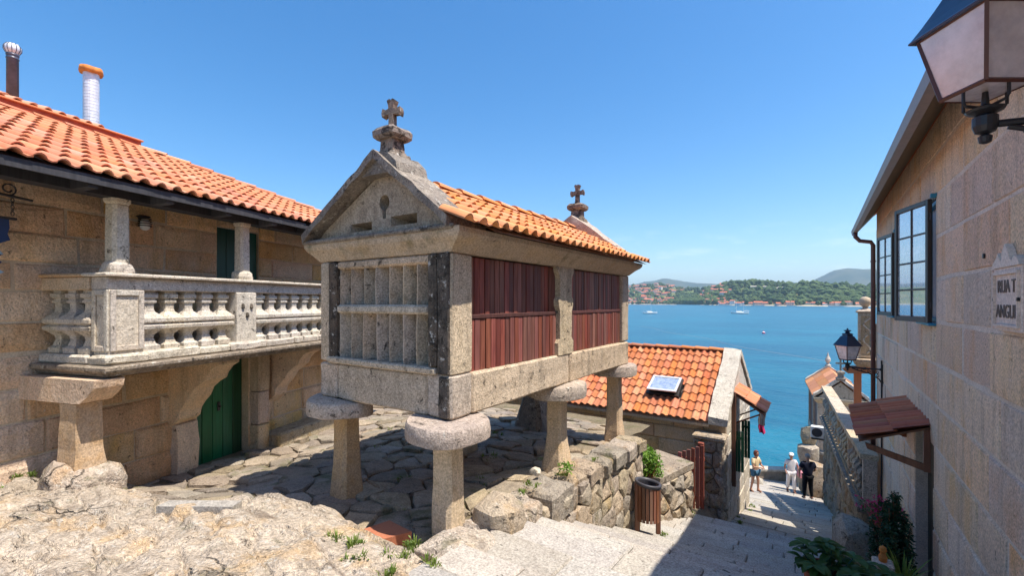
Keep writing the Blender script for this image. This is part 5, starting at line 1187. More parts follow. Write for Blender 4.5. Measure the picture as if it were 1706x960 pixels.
m = MB(); m.loft([[(-.34+a*w_, b*d_, z) for a, b in ((-1,-1),(-.3,-1.3),(.3,-1.3),(1,-1),(1,1),(.3,1.3),(-.3,1.3),(-1,1))] for z, w_, d_ in ((.72,.04,.10),(.74,.075,.17),(.86,.085,.21),(.98,.06,.20),(1.03,.035,.17))]).subdiv(1).jig(.012, 9); m.build('pouch', m_pinkc, BG, M=Mw, smooth=True)
MB().tube([(-.34,-.15,1.02),(-.26,-.08,1.25),(-.19,-.02,1.45),(-.25,.07,1.25),(-.34,.15,1.02)], .012, 6).build('strap', m_pinkc, BG, M=Mw, smooth=True)
# person with auburn hair by the cottage
pz_ = street_z(19.4)
T, P, sub, M_, E_, hd = person((-2.0, 19.4, pz_), rad(-120), 1.60, 'auburn haired person in cream top and denim shorts by the cottage', .95,
    {'elbl': (-.24,.10,1.12), 'wril': (-.10,.28,1.14), 'elbr': (.24,.10,1.12), 'wrir': (.08,.30,1.12), 'hipl': (-.02,.08), 'hipr': (.02,-.12), 'lean': .03})
ov = {'ell': (*[(P['shl'][i]*.3+P['ell'][i]*.7) for i in range(3)], .055), 'elr': (*[(P['shr'][i]*.3+P['elr'][i]*.7) for i in range(3)], .055), 'nk0': (0,.02,1.41,.075,.065)}
sub(TORSO, E_, 'top', m_cream, .018, ov)
sub(['pel','hil','knl','hir','knr'], E_, 'shorts', m_denim, .02, {'knl': (P['knl'][0],P['knl'][1]*.6,.66,.075), 'knr': (P['knr'][0],P['knr'][1]*.6,.66,.075), 'pel': (0,0,.93,.135,.10)})
for n, s_ in (('l',-1),('r',1)): sub(['an'+n,'to'+n,'he'+n], E_, 'shoe', m_brown, .010)
blob('hair', (hd.x, hd.y-.02, hd.z-.02), (.105,.11,.14), m_hairr, T, M_, 14, .014, cut=lambda v: cutface(v, hd))

# ================================================================== PLANTS
rl = random.Random(33)
def plant(name, loc, lab, cat, parts):
    T = empty(name, loc, lab, cat)
    for nm, mb, mt in parts: mb.build(nm, mt, T, fix=False)
    return T
m = MB()
for _ in range(22):
    c = (-2.50+rl.uniform(-.26,.24), 8.05+rl.uniform(-.18,.18), -2.88+rl.uniform(-.18,.17)); leaves(m, c, (.13,.13,.11), 60, .075, rl)
st = MB()
for _ in range(9): st.tube([(-2.52+rl.uniform(-.08,.08),7.85+rl.uniform(-.1,.05),-3.6),(-2.50+rl.uniform(-.2,.2),8.05+rl.uniform(-.16,.16),-2.85)], .009, 5)
plant('leafy_bush', (-2.5,7.9,-3.6), 'bright green leafy bush growing behind the retaining wall', 'bush', [('foliage', m, l_bright), ('stem', st, m_brown)])
# trough stone and flowers
o = loose('stone_trough', (.50,8.35,-3.66), (.34,.34,.46), m_rubble, 21, 'big rough stone block with pink flowers on top by the right house', 'stone')
m = MB(); f = MB(); ft = MB()
for _ in range(9):
    c = (.72+rl.uniform(-.18,.2), 8.55+rl.uniform(-.18,.18), -3.08+rl.uniform(-.08,.10)); leaves(m, c, (.12,.12,.08), 45, .05, rl)
    for q in range(9): leaves(f, (c[0]+rl.uniform(-.13,.13),c[1]+rl.uniform(-.13,.13),c[2]+rl.uniform(-.05,.12)), (.022,.022,.016), 7, .034, rl)
ft.lathe([(.10,-3.42),(.15,-3.16),(.16,-3.15),(.13,-3.17)], 14, (.76,8.58,0))
plant('flowering_plant', (.76,8.58,-3.4), 'pink and magenta flowers in a pot behind the rough stone block', 'plant', [('foliage', m, l_mid), ('flower', f, l_pink), ('pot', ft, m_terr)])
m = MB(); st = MB()
for k in range(26):
    a = rl.uniform(0, 2*pi); rr = rl.uniform(0,.24); x, y = .74+rr*math.cos(a), 6.95+rr*math.sin(a); h = .95-rr*1.3+rl.uniform(-.12,.12)
    for q in range(15): leaves(m, (x+rl.uniform(-.02,.02), y+rl.uniform(-.02,.02), -3.30+h*q/14), (.055*(1.2-q/16),.055*(1.2-q/16),.05), 16, .05, rl, up=1.0)
    st.tube([(.74+.3*rr*math.cos(a),6.95+.3*rr*math.sin(a),-3.4),(x,y,-3.30+h)], .006, 4)
pt = MB(); pt.lathe([(.14,-3.62),(.20,-3.32),(.22,-3.31),(.22,-3.27),(.19,-3.27),(.18,-3.33)], 20, (.74,6.95,0))
plant('potted_conifer', (.74,6.95,-3.6), 'dark green bushy potted shrub beside the right doorway', 'shrub', [('foliage', m, l_dark), ('stem', st, m_brown), ('pot', pt, m_terr)])
def bigleaf(mb, p, d, L_, W, droop, rnd):
    d = Vector(d).normalized(); s_ = d.cross(Vector((0,0,1))).normalized(); pts = []; n = 6
    for i in range(n+1):
        t = i/n; c = Vector(p)+d*L_*t+Vector((0,0,-droop*L_*t*t+.1*L_*t)); w_ = W*math.sin(pi*min(1,t*.93+.05))**.8
        pts += [c-s_*w_+Vector((0,0,w_*.35)), c, c+s_*w_+Vector((0,0,w_*.35))]
    mb.add(pts, [(3*i+a, 3*i+a+1, 3*i+a+4, 3*i+a+3) for i in range(n) for a in (0,1)])
def broad(x, y, n, R_, z1, lab, nm='broad_leaved_plant'):
    z0 = street_z(y); m = MB(); st = MB(); pt = MB()
    for k in range(n):
        a = rl.uniform(0, 2*pi); rr = R_*rl.random()**.6; z = z1-rr*.45+rl.uniform(-.12,.05); c = Vector((x+rr*math.cos(a), y+rr*math.sin(a), z))
        for q in range(4): b = a+q*pi/2+rl.uniform(-.4,.4); bigleaf(m, c, (math.cos(b), math.sin(b), rl.uniform(-.1,.4)), rl.uniform(.09,.15), rl.uniform(.03,.045), rl.uniform(.2,.6), rl)
        st.tube([(x+rr*.3*math.cos(a), y+rr*.3*math.sin(a), z0+.25), c], .005, 4)
    pt.lathe([(.13,z0),(.18,z0+.26),(.195,z0+.27),(.195,z0+.30),(.17,z0+.30),(.165,z0+.25)], 18, (x,y,0))
    plant(nm, (x,y,z0), lab, 'plant', [('foliage', m, l_mid), ('stem', st, m_dgreen), ('pot', pt, m_terr)])
broad(.06, 4.78, 30, .27, -2.14, 'broad leaved green plant at the bottom edge, leftmost of the potted plants')
broad(.40, 5.05, 22, .24, -2.36, 'low broad leaved plant between the leftmost pot and the spiky plant')
m = MB()
for k in range(34):
    a = rl.uniform(0, 2*pi); d = Vector((math.cos(a), math.sin(a), 0)); L_ = rl.uniform(.22,.42); s_ = Vector((-d.y,d.x,0))*.009; p = Vector((.66,5.55,-2.66)); c = rl.uniform(.2,.7)
    q = [p+d*L_*t*c+Vector((0,0,L_*(t-.45*t*t*c))) for t in (0,.35,.7,1)]; m.add([q[0]-s_,q[0]+s_,q[1]-s_,q[1]+s_,q[2]-s_*.7,q[2]+s_*.7,q[3]], [(0,1,3,2),(2,3,5,4),(4,5,6)])
z0 = street_z(5.55); pt = MB(); pt.lathe([(.10,z0),(.145,-2.72),(.155,-2.71),(.155,-2.67),(.13,-2.67),(.125,-2.72)], 18, (.66,5.55,0))
plant('spiky_plant', (.66,5.55,z0), 'spiky thin leaved plant in a terracotta pot below the dark shrub', 'plant', [('foliage', m, l_grass), ('pot', pt, m_terr)])
m = MB(); m.lathe([(.0,0),(.03,.0),(.035,.04),(.022,.07),(.02,.08),(.03,.10),(.026,.13),(.0,.15)], 14, (.50,5.5,street_z(5.5)+.5)); st = MB(); st.box(.42,.58,5.42,5.58,street_z(5.5)-.05,street_z(5.5)+.499,.01)
T = plant('garden_ornament', (.5,5.5,street_z(5.5)), 'small ochre pottery ornament on a stone block among the pots', 'ornament', [('figure', m, m_rust), ('block', st, m_gran)])
# weeds and grass: stuff growing in joints
def weeds(name, spots, lab, h=(.05,.12), n=16, leafy=.5):
    m = MB()
    for (x, y, z, r) in spots:
        for _ in range(max(1, int(r*36))):
            a, q = rl.uniform(0, 2*pi), r*rl.random()**.5; tuft(m, (x+q*math.cos(a), y+q*math.sin(a), z), n, rl.uniform(*h)*.62, .06, rl)
            if rl.random() < leafy: leaves(m, (x+q*math.cos(a), y+q*math.sin(a), z+.02), (.05,.05,.025), 14, .035, rl)
    o = m.build(name, l_grass, fix=False); return tag(o, lab, kind='stuff')
def rk(x, y, r): return (x, y, rock_z(x, y)-.005, r)
def tr(x, y, r): return (x, y, terrace_z(x, y)+.0, r)
weeds('grass', [rk(-2.35,2.25,.16), rk(-2.55,2.32,.12), rk(-2.95,2.12,.14), rk(-2.75,2.0,.09), rk(-2.62,2.42,.10), rk(-3.2,2.2,.08), rk(-2.4,2.0,.12), rk(-6.9,1.05,.08), rk(-2.2,1.95,.10)], 'tufts of grass and weeds in cracks of the bedrock edge')
weeds('grass', [(-2.52,4.85,rtop(4.85)+.03,.10), (-2.6,4.25,-2.02,.07), (-2.55,4.0,-2.0,.05), (-2.48,5.6,-2.12,.05)] + [tr(-3.4,4.4,.1), tr(-3.9,5.2,.12), tr(-3.1,3.6,.10), tr(-4.2,3.9,.10), tr(-3.7,3.3,.10), tr(-3.2,5.5,.12), tr(-4.6,6.4,.12), tr(-5.6,4.6,.08), tr(-6.4,5.6,.08), tr(-2.9,2.9,.12)], 'green weeds on the retaining wall and between the flagstones')
weeds('grass', [(-2.0,7.05,street_z(7.05),.06), (-2.05,9.25,street_z(9.25),.12), (-1.55,11.6,street_z(11.6),.10), (-1.58,12.4,street_z(12.4),.10), (-1.55,14.0,street_z(14),.12), (-1.6,15.0,street_z(15),.12), (-2.0,10.4,street_z(10.4),.10)], 'weeds along the foot of the walls beside the street')
m = MB(); 
for _ in range(7): leaves(m, Lp(-.62+rl.uniform(-.07,.07), -.50+rl.uniform(-.08,.08), -1.90+rl.uniform(-.02,.06)), (.07,.07,.05), 40, .06, rl)
tag(m.build('small_weed', l_bright, fix=False), 'small bright green weed at the foot of the left house wall', 'plant')
m = MB()
for _ in range(3): leaves(m, (-2.52+rl.uniform(-.05,.05), 4.85+rl.uniform(-.05,.05), -2.0+rl.uniform(-.0,.05)), (.08,.08,.05), 40, .045, rl)
tag(m.build('small_weed', l_bright, fix=False), 'small leafy weed on top of the retaining wall between two pillars', 'plant')
# ================================================================== SHORE END OF THE STREET
tag(MB().prism([(-3.3,25.6),(-.35,27.35),(-.55,27.7),(-3.5,25.95)], lambda a, b, h: (a, b, h), -9.9, -8.6).build('quay_wall', m_dsteel if False else m_flag), 'low grey quay wall at the foot of the street', 'wall')
MB_ = MB().prism([(-3.34,25.52),(-.30,27.32),(-.52,27.76),(-3.56,25.98)], lambda a, b, h: (a, b, h), -8.598, -8.50).subdiv(1).jig(.02, 3)
tag(MB_.build('quay_coping', m_white), 'pale coping on the low quay wall', 'coping')
tag(sheet('shore_rocks', -.6, 9, 21.2, 34, 60, 60, lambda x, y: -7.6 - max(0, (y-30))*1.2 - max(0, -x+.3)*4 + .6*noise.fractal(Vector((x*.7, y*.7, 2)), 1, 2, 4), m_rubble), 'dark shore rocks under the second granary')
tag(sheet('cottage_yard', -9.5, -1.75, 7.3, 11.3, 20, 16, lambda x, y: lerp(y, [(7.3,-3.5),(9,-4.15),(11.3,-4.6)])-(.25 if y < 9.0 and x > -2.6 else 0)-(.3 if x > -1.95 else 0)+.03*noise.noise(Vector((x*2,y*2,1))), m_mortd), 'earth yard between the terrace and the cottage')
# second granary
GA = math.atan2(.45, 5.1); GM = Matrix.Translation((.84, 25.9, 0)) @ Matrix.Rotation(GA, 4, 'Z'); GLn = 5.1
G2 = empty('small_granary', GM @ Vector((0, 2.5, -9)), 'small far granary with orange roof, finial and cross at the water', 'granary')
def g2(nm, mb, mt, par=None): return mb.build(nm, mt, par or G2, M=GM)
for y in (.15, 2.3, 4.5):
    for x in (-.72, .72):
        g2('pillar', MB().loft([[(x-h,y-h,z),(x+h,y-h,z),(x+h,y+h,z),(x-h,y+h,z)] for z, h in ((-9.3,.2),(-8.6,.16),(-7.2,.14))]).subdiv(1).jig(.02,3,y), m_lich); g2('cap_stone', MB().lathe([(.3,-7.2),(.38,-7.16),(.38,-7.06),(.34,-7.02)], 16, (x,y,0)).jig(.03,3), m_lich)
g2('base_beam', MB().box(-.92,.92,-.02,4.9,-7.02,-6.62,.02).subdiv(1).jig(.015,3), m_gran)
for y in (.0, 2.2, 4.65):
    for s_ in (-1, 1): g2('post', MB().box(s_*.90, s_*.68, y, y+.24, -6.62, -4.78, .01), m_gran)
for s_ in (-1, 1):
    for (a, b) in ((.25,2.19),(2.45,4.64)):
        n = 16
        for i in range(n): g2('board', MB().box(s_*.80, s_*.82, a+(b-a)*i/n+.006, a+(b-a)*(i+1)/n-.006, -6.62, -4.78), m_red)
g2('front_panel', MB().box(-.68,.68,.04,.2,-6.62,-4.78,.01), m_gran); g2('rear_panel', MB().box(-.68,.68,4.66,4.85,-6.62,-4.78,.01), m_gran)
g2('recess_shade_plate', MB().box(-.15,.15,.025,.038,-5.1,-4.95), m_dark)  # dark plate on the solid panel, painted in for a shaded recess
g2('cornice', MB().loft([[(-.92-d,-.02-d,z),(.92+d,-.02-d,z),(.92+d,4.9+d,z),(-.92-d,4.9+d,z)] for z, d in ((-4.78,0),(-4.66,.10),(-4.58,.14),(-4.52,.14))]), m_leg)
for y in (-.08, 4.72): g2('tympanum', MB().prism([(-.9,-4.52),(.9,-4.52),(0,-3.74)], lambda a, b, h: (a, h, b), y+.05, y+.2), m_gran)
r2 = empty('roof', GM @ Vector((0,2.4,-4.5)), parent=G2)
g2('roof_deck', MB().prism([(-1.04,-4.52),(0,-3.68),(1.04,-4.52),(1.04,-4.56),(0,-3.74),(-1.04,-4.56)], lambda a, b, h: (a, h, b), .2, 4.7), t_gran, r2)
for k in range(4):   # broad flat tiles with raised joints on the left slope
    a, b = .2+4.5*k/4, .2+4.5*(k+1)/4
    for (s0, s1) in ((0,.33),(.335,.66),(.665,1)):
        for sgn in (-1, 1): g2('roof_tile', MB().add([(sgn*1.08*(1-s),y,-4.49+.84*s+h) for h in (0,.035) for (s,y) in ((s0,a+.01),(s1,a+.01),(s1,b-.01),(s0,b-.01))], [(0,1,2,3),(4,5,6,7),(0,1,5,4),(1,2,6,5),(2,3,7,6),(3,0,4,7)]), t_gran, r2)
for y in (-.1, 4.62):
    for s_ in (-1, 1): g2('raking_coping', MB().loft([[(s_*1.06*(1-t),y,-4.5+.85*t),(s_*1.06*(1-t),y,-4.36+.85*t),(s_*1.06*(1-t),y+.32,-4.36+.85*t),(s_*1.06*(1-t),y+.32,-4.5+.85*t)] for t in (0,.25,.5,.75,1)]).subdiv(1).jig(.03,4,y), m_white, r2)
g2('cross_base', MB().lathe([(.16,-3.66),(.18,-3.55),(.11,-3.5),(.11,-3.36),(.16,-3.32),(.15,-3.24),(.05,-3.2)], sq=True, c=(0,.05,0)), m_lich)
g2('cross', MB().box(-.035,.035,.02,.08,-3.2,-2.62).box(-.19,.19,.021,.079,-2.90,-2.82), m_lich)
g2('finial', MB().lathe([(.14,-3.66),(.15,-3.52),(.08,-3.46),(.07,-3.4),(.13,-3.3),(.13,-3.18),(.06,-3.02),(.02,-2.85),(.0,-2.8)], 12, (0,4.8,0)), m_white)
AC = empty('air_conditioner', (.0, 20.85, -5.25), 'white air conditioning unit on the end of the terrace wall', 'air conditioner')
MB().box(-.26,.24,20.76,21.0,-5.20,-4.76,.02).build('case', m_wpaint, AC); MB().lathe([(.17,0),(.17,.012)], 20, (0,0,0)).build('fan_grille', m_plastic, AC, M=Matrix.Translation((-.06,20.755,-4.98)) @ Matrix.Rotation(rad(90),4,'X'))
MB().box(-.24,.22,20.74,21.0,-5.25,-5.201).build('bracket', m_iron, AC)
for i, (x, y, z, r) in enumerate(((-.42,23.9,-7.9,.6),(-.40,23.7,-6.7,.55),(-.02,22.9,-7.6,.8),(-.35,23.8,-5.9,.42))): loose('shore_boulder', (x,y,z), (r*.7,r*.8,r), m_rubble, 30+i, ('lowest dark boulder beyond the man in black', 'upper boulder stacked beside the terrace wall end', 'large dark boulder at the base of the terrace wall end', 'topmost dark boulder before the small granary')[i], 'boulder')
loose('shore_boulder', (-2.35,23.6,-8.35), (.28,.3,.3), m_pave, 41, 'pale boulder beside the auburn haired person', 'boulder')

# ================================================================== SEA
s = N('sea_water'); v1 = s.noise(.35, 4, .6, s.pos((1,1.6,1))); v2 = s.noise(1.9, 4, .6, s.pos((1,1.5,1))); v3 = s.noise(.02, 4, .6, s.pos((1,2.4,1)))
c = s.mix(s.mr(v3, .42, .62), (.004,.095,.165), (.010,.165,.24)); c = s.mix(s.mr(s.noise(.06, 5, .65, s.pos((.6,2.2,1))), .35, .65, 0, .6), c, (.006,.075,.14)); c = s.mix(s.mr(v1, .35, .7, 0, .35), c, (.03,.16,.25))
s.bump(s.mth('ADD', s.mth('MULTIPLY', v1, 1.0), s.mth('MULTIPLY', v2, .35)), .9, .45); m_sea = s.fin(c, .28, 0, .28)
def disc(name, cx, cy, r, z, mat, n=96):
    me = MB(); me.v = [Vector((cx, cy, z))]+[Vector((cx+r*math.cos(2*pi*k/n), cy+r*math.sin(2*pi*k/n), z)) for k in range(n)]; me.f = [(0, k+1, (k+1) % n+1) for k in range(n)]
    return me.build(name, mat, fix=False)
tag(disc('sea', 0, 4900, 5200, -10.5, m_sea), 'calm blue green water of the bay', kind='structure')
def boat(loc, rot, L_, lab, masts):
    T = empty('sailing_boat', loc, lab, 'boat', 'sailing boats moored in the bay'); M_ = Matrix.Translation(loc) @ Matrix.Rotation(rot, 4, 'Z'); m = MB(); pr = []
    for t in (-.5,-.42,-.2,0,.2,.38,.5):
        b = L_*.14*(1-(abs(t)*1.75)**2.4*(1 if t > 0 else .55)) if abs(t) < .5 else (L_*.07 if t < 0 else .05); x = t*L_; sh = 1.15+.35*max(0,t)*2
        pr.append([(x-(.0 if t < .5 else .8),-b*.5,-.4),(x,-b,sh*.55),(x,-b,sh),(x,b,sh),(x,b,sh*.55),(x-(.0 if t < .5 else .8),b*.5,-.4)])
    m.loft(pr).build('hull', m_wpaint, T, M=M_)
    m = MB(); m.loft([[(x,-y,z),(x,y,z),(x,y*.8,z+h),(x,-y*.8,z+h)] for x, y, z, h in ((-L_*.2,1.2,1.1,.5),(0,1.2,1.15,.75),(L_*.18,.8,1.2,.45))]); m.build('cabin', m_wpaint, T, M=M_)
    m = MB(); m.loft([[(x,-y,z),(x,y,z),(x,y,z+.25),(x,-y,z+.25)] for x, y, z in ((-L_*.48,.9,.25),(0,L_*.143,.30),(L_*.46,.35,.45))]); m.build('boot_stripe', m_signb, T, M=M_)
    for x, h in masts:
        m = MB(); m.tube([(x,0,1.2),(x,0,1.2+h)], [.13,.07], 8); m.build('mast', m_wpaint, T, M=M_)
        m = MB(); m.tube([(x,0,2.4),(x-L_*.33,0,2.5)], .16, 6); m.build('boom', m_cloth, T, M=M_)
        m = MB(); m.tube([(x,0,1.2+h),(L_*.5,0,1.5)], .03, 4); m.tube([(x,0,1.2+h),(-L_*.5,0,1.3)], .03, 4); m.build('stay', m_steel, T, M=M_)
    return T
boat((-122.2, 395.9, -10.5), rad(28), 12.5, 'white sailing boat with one tall mast, nearer the granary', [(.8, 15)])
boat((-57.5, 439.8, -10.5), rad(205), 15, 'white ketch with two masts, right hand boat in the bay', [(2.5, 12), (-3.4, 9)])
T = empty('mooring_buoy', (-15.1,170.4,-10.5), 'small pink and white mooring buoy alone on the water', 'buoy'); MB().lathe([(.0,-.2),(.35,-.1),(.5,.15),(.42,.45),(.15,.62),(.08,.9),(.0,.92)], 14, (-15.1,170.4,-10.5)).build('float', m_magenta, T, smooth=True); MB().lathe([(.44,.40),(.43,.47),(.15,.63)], 14, (-15.1,170.4,-10.5)).build('band', m_wpaint, T)
# line of small floats across the bay
def ray_pts(n):
    a, b = Vector((-63,190,-10.45)), Vector((-.6,97,-10.45)); return [a.lerp(b, k/n)+Vector((math.sin(k*.35)*1.6, 0, 0)) for k in range(n+1)]
tag(MB().tube(ray_pts(40), .035, 5).build('floating_rope', m_cloth), 'thin pale floating rope across the bay', 'rope')

# ================================================================== FAR SHORE
SH = [(-70,2600),(-40,2100),(-20,1820),(-14,1750),(-10,1520),(-8,1450),(-3,1280),(4,1200),(12,1050),(25,1000),(45,1400)]
Z1 = [(-70,60),(-30,66),(-20,72),(-16,84),(-13.4,60),(-11.5,52),(-10.3,46),(-9.4,56),(-8,62),(-6,58),(-4,52),(-2,49),(0,42),(2.5,32),(4.5,25),(10,20),(45,40)]
def ss(t): t = max(0, min(1, t)); return t*t*(3-2*t)
def far_z(th, r):
    s_ = r - lerp(th, SH); wd = 620 if th < -11 else 330
    x, y = r*math.sin(rad(th)), r*math.cos(rad(th))
    z = -13 + 4.2*ss((s_+12)/24) + (lerp(th, Z1)+8)*ss(s_/wd)*(1-.35*ss((s_-wd)/700)) + noise.fractal(Vector((x/260, y/260, 0)), 1, 2, 4)*14*ss(s_/160)
    return z
hl = N('far_land'); hp = hl.pos(); h_ = hl.noise(.009, 5, .6); c = hl.mix(hl.mr(h_, .42, .55), (.10,.15,.045), (.20,.20,.08)); c = hl.mix(hl.mr(hl.noise(.03, 4, .6), .5, .62, 0, .8), c, (.045,.075,.03))
sp = hl.n('SeparateXYZ'); hl.set(sp.inputs[0], hp); c = hl.mix(hl.mr(sp.outputs[2], -8.6, -6.8, 1, 0), c, (.46,.40,.30)); m_hill = hl.fin(c, .95, 0, .1)
ms = N('far_mountain'); c = ms.mix(ms.mr(ms.noise(.0035, 6, .65), .4, .6), (.035,.06,.035), (.09,.10,.06)); m_mt = ms.fin(c, .95, 0, .1)
def polar(name, t0, t1, nt_, rs_, zf, mat):
    m = MB()
    for r in rs_:
        for i in range(nt_+1):
            th = t0+(t1-t0)*i/nt_; rr = r(th) if callable(r) else r; m.v.append(Vector((rr*math.sin(rad(th)), rr*math.cos(rad(th)), zf(th, rr))))
    n = nt_+1
    for j in range(len(rs_)-1):
        for i in range(nt_): a = j*n+i; m.f.append((a, a+n, a+n+1, a+1))
    return m.build(name, mat, smooth=True, fix=False)
offs = [-15,-6,-2,2,6,12,20,32,50,75,105,140,180,230,290,350,420,500,600,720,860,1020,1250,1600]
tag(polar('far_shore', -70, 45, 460, [lambda th, o=o: lerp(th, SH)+o for o in offs], far_z, m_hill), 'far shore of the bay with fields and low hills', kind='structure')
Z2 = [(-70,150),(-40,190),(-24,200),(-19.7,222),(-17.5,262),(-15.3,290),(-12.6,240),(-10,208),(-7,232),(-4,215),(-.7,225),(1,322),(2.3,364),(3.2,352),(4.6,340),(8,290),(14,230),(45,180)]
def mt_z(th, r):
    t = (r-4600)/1500; return -13+(lerp(th, Z2)+13)*ss(t)*(1-.3*ss((t-1)/1.2)) + 34*noise.fractal(Vector((th*.55, r/700, 5)), 1, 2, 5)*ss(t*2)*(1-.55*ss(t))
tag(polar('mountains', -70, 45, 300, [4400+130*k for k in range(30)], mt_z, m_mt), 'hazy blue mountains beyond the far shore', kind='structure')
# woods on the headland and along the shore: one mass of crowns
rt = random.Random(77)
bm = bmesh.new(); bmesh.ops.create_icosphere(bm, subdivisions=1, radius=1); IV = [v.co.copy() for v in bm.verts]; IF = [tuple(v.index for v in f.verts) for f in bm.faces]; bm.free()
def crown(mb, x, y, z, r, h):
    a = rt.uniform(0, 9); mb.add([Vector((x, y, z+h*.45)) + Vector((v.x*r*k, v.y*r*k, v.z*h*.6*k)) for v in IV for k in [1+.5*noise.noise(v*1.7+Vector((a, a, 0)))]], IF)
wd = MB()
for _ in range(5200):
    th = rt.uniform(-11, 9) if rt.random() < .88 else rt.uniform(-24,-10); s_ = rt.random()**1.2*560 + 22; r = lerp(th, SH)+s_
    if -9.2 < th < -2 and 150 < s_ < 250 and rt.random() < .5: continue
    if s_ < 60 and rt.random() < .8: continue
    hh = rt.uniform(6, 13) if rt.random() < .9 else rt.uniform(14, 19); crown(wd, r*math.sin(rad(th)), r*math.cos(rad(th)), far_z(th, r), hh*rt.uniform(.45,.7), hh)
for _ in range(700):
    th = rt.gauss(-12.2, .9); s_ = abs(rt.gauss(0, 110))+14; r = lerp(th, SH)+s_; hh = rt.uniform(8, 19); crown(wd, r*math.sin(rad(th)), r*math.cos(rad(th)), far_z(th, r), hh*.6, hh)
for _ in range(620):
    th = rt.uniform(-24, -9); s_ = rt.choice([rt.uniform(8,40), rt.uniform(40,700), rt.uniform(300,720)]); r = lerp(th, SH)+s_; hh = rt.uniform(4, 11); crown(wd, r*math.sin(rad(th)), r*math.cos(rad(th)), far_z(th, r), hh*.6, hh)
tag(wd.build('far_wood', l_far, fix=False), 'dense wood of dark trees on the far headland and between the far houses', kind='stuff')
# houses of the far town
m_fw = [plain('far_render', c, .9, 0, .1, .05, .1, 0) for c in ((.72,.68,.62),(.66,.50,.40),(.60,.42,.36),(.75,.74,.72),(.55,.50,.42))]
m_fr = plain('far_roof', (.48,.16,.09), .9, 0, .1, .2, .1, 0); m_fr2 = plain('far_roof_brown', (.34,.15,.10), .9, 0, .1, .2, .1, 0); m_fd = plain('far_glazing', (.05,.06,.07), .5, 0, .3, .1, .1, 0)
LB = ['white house with red roof in the town across the bay', 'ochre house with red roof in the town across the bay', 'pink house with red roof in the town across the bay', 'bright white house in the town across the bay', 'grey house with brown roof in the town across the bay']
def farhouse(th, s_, w_, d_, h_, k, lab=None, grp='houses of the far town', roof=None):
    r = lerp(th, SH)+s_; x, y = r*math.sin(rad(th)), r*math.cos(rad(th)); z = far_z(th, r)-1; a = rt.uniform(-.5,.5)
    if not lab:
        row = 'low by the water' if s_ < 130 else ('halfway up the slope' if s_ < 340 else 'high on the slope')
        cl = ('behind the granary edge' if th < -19 else 'in the left part' if th < -17.2 else 'near the middle' if th < -15.4 else 'before the dark trees' if th < -12 else 'right of the dark trees')
        lab = '%s %s %s %s' % ('large' if w_ > 23 else 'tall' if h_ > 9 else 'low' if h_ < 6 else 'wide' if w_ > 19 else 'small', ('white red-roofed house','ochre house','pink house','bright white house','grey brown-roofed house')[k], row, cl)
    T = empty('far_house', (x,y,z), lab, 'house', grp); M_ = Matrix.Translation((x,y,z)) @ Matrix.Rotation(a, 4, 'Z')
    MB().box(-w_/2, w_/2, -d_/2, d_/2, -3, h_).build('wall', m_fw[k], T, M=M_)
    rh = d_*.26; MB().add([(-w_/2-.5,-d_/2-.5,h_+.02),(w_/2+.5,-d_/2-.5,h_+.02),(w_/2+.5,d_/2+.5,h_+.02),(-w_/2-.5,d_/2+.5,h_+.02),(-w_/2-.5,0,h_+rh),(w_/2+.5,0,h_+rh)], [(0,1,5,4),(2,3,4,5),(0,4,3),(1,2,5),(0,3,2,1)]).build('roof', roof or (m_fr2 if k == 4 else m_fr), T, M=M_)
    m = MB(); n = max(2, int(w_/3.5))
    for fl in range(max(1, int(h_/3))):
        for i in range(n): cx = -w_/2+w_*(i+.5)/n; m.box(cx-.6, cx+.6, -d_/2-.06, -d_/2-.01, 1.0+3*fl, 2.4+3*fl)
    tag(m.build('window', m_fd, T, M=M_), kind='stuff')
for i in range(140):
    th = rt.uniform(-20.8,-13.3) if i < 96 else rt.uniform(-11.3,-8.6); s_ = rt.choice([rt.uniform(40,220), rt.uniform(150,420), rt.uniform(300,640)]) if i < 96 else rt.uniform(50,420)
    farhouse(th, s_, rt.uniform(14,30), rt.uniform(10,16), rt.choice([5,7,8,11]), rt.choice([0,0,1,2,2,3,4]))
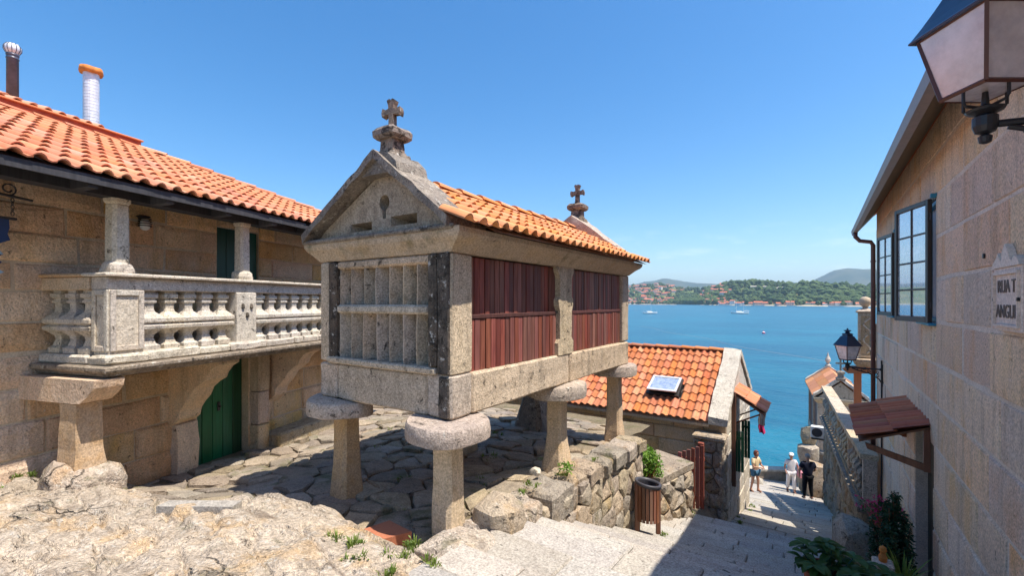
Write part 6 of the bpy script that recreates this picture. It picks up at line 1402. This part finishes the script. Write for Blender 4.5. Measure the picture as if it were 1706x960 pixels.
for th, s_, w_, d_, h_, k, lab in ((-8.15,18,13,10,12,3,'tall white block on the far waterfront'),(-7.0,22,46,14,5,3,'long white shed on the far waterfront'),(-5.6,24,22,14,7,1,'ochre shed with red roof on the far waterfront'),
    (-3.4,20,26,12,5,2,'red roofed boathouse on the far waterfront'),(-2.6,26,16,12,8,2,'pink house behind the boathouse on the far waterfront'),(-9.0,16,30,10,4,0,'long low white building by the far beach'),(1.3,34,18,12,6,2,'pink house among trees on the headland shore'),(2.5,40,16,12,7,4,'grey house among trees on the headland shore'),(3.5,30,18,12,5,1,'ochre house at the right end of the far shore'),
    (-6.6,330,16,12,6,3,'white house high on the wooded headland')): farhouse(th, s_, w_, d_, h_, k, lab, 'houses on the far waterfront')
for i in range(22):
    th = -19.4+i*1.13+rt.uniform(-.3,.3)
    farhouse(th, rt.uniform(24,48), rt.uniform(14,32), 11, rt.choice([4.5,6,8]), rt.choice([0,3,3,2,1]), ('%s house standing %s on the far waterline' % (('white','ochre','pink','bright white','grey')[0] if 0 else 'pale', ('first','second','third','fourth','fifth','sixth','seventh','eighth','ninth','tenth','eleventh','twelfth','thirteenth','fourteenth','fifteenth','sixteenth','seventeenth','eighteenth','nineteenth','twentieth','twenty first','twenty second')[i]+' from the left')), 'houses along the far waterline')
# pale clearing walls on the wooded hill
for th, s_, lb in ((-5.9,205,'leftmost low'),(-5.0,215,'second from left'),(-4.1,200,'third from left'),(-3.2,195,'rightmost'),(-6.4,260,'highest')): farhouse(th, s_, 26, 8, 8, 4, lb+' pale terrace building half hidden in the headland wood', 'buildings in the headland wood', m_fw[4])
for th, w_ in ((-8.4,60),(-5.0,50),(-2.0,40),(2.2,60)):
    r = lerp(th, SH)+5; x, y = r*math.sin(rad(th)), r*math.cos(rad(th)); tag(MB().box(-w_/2,w_/2,-2,2,-12,-8.4).build('sea_wall', m_fw[0], M=Matrix.Translation((x,y,0)) @ Matrix.Rotation(-rad(th),4,'Z')), 'pale sea wall along the far waterfront', 'wall', 'sea walls along the far waterfront')

# ================================================================== AIR
hz = N('haze_air'); hz.t.nodes.remove(hz.p); pv = hz.n('VolumePrincipled'); pv.inputs['Color'].default_value = (.58,.80,1,1); pv.inputs['Density'].default_value = 1.15e-4; pv.inputs['Anisotropy'].default_value = .2
hz.t.links.new(pv.outputs[0], hz.out.inputs['Volume'])
tag(MB().box(-9500, 9500, -60, 10300, -16, 460).build('haze', hz.m), 'thin blue summer haze over the bay', kind='stuff')
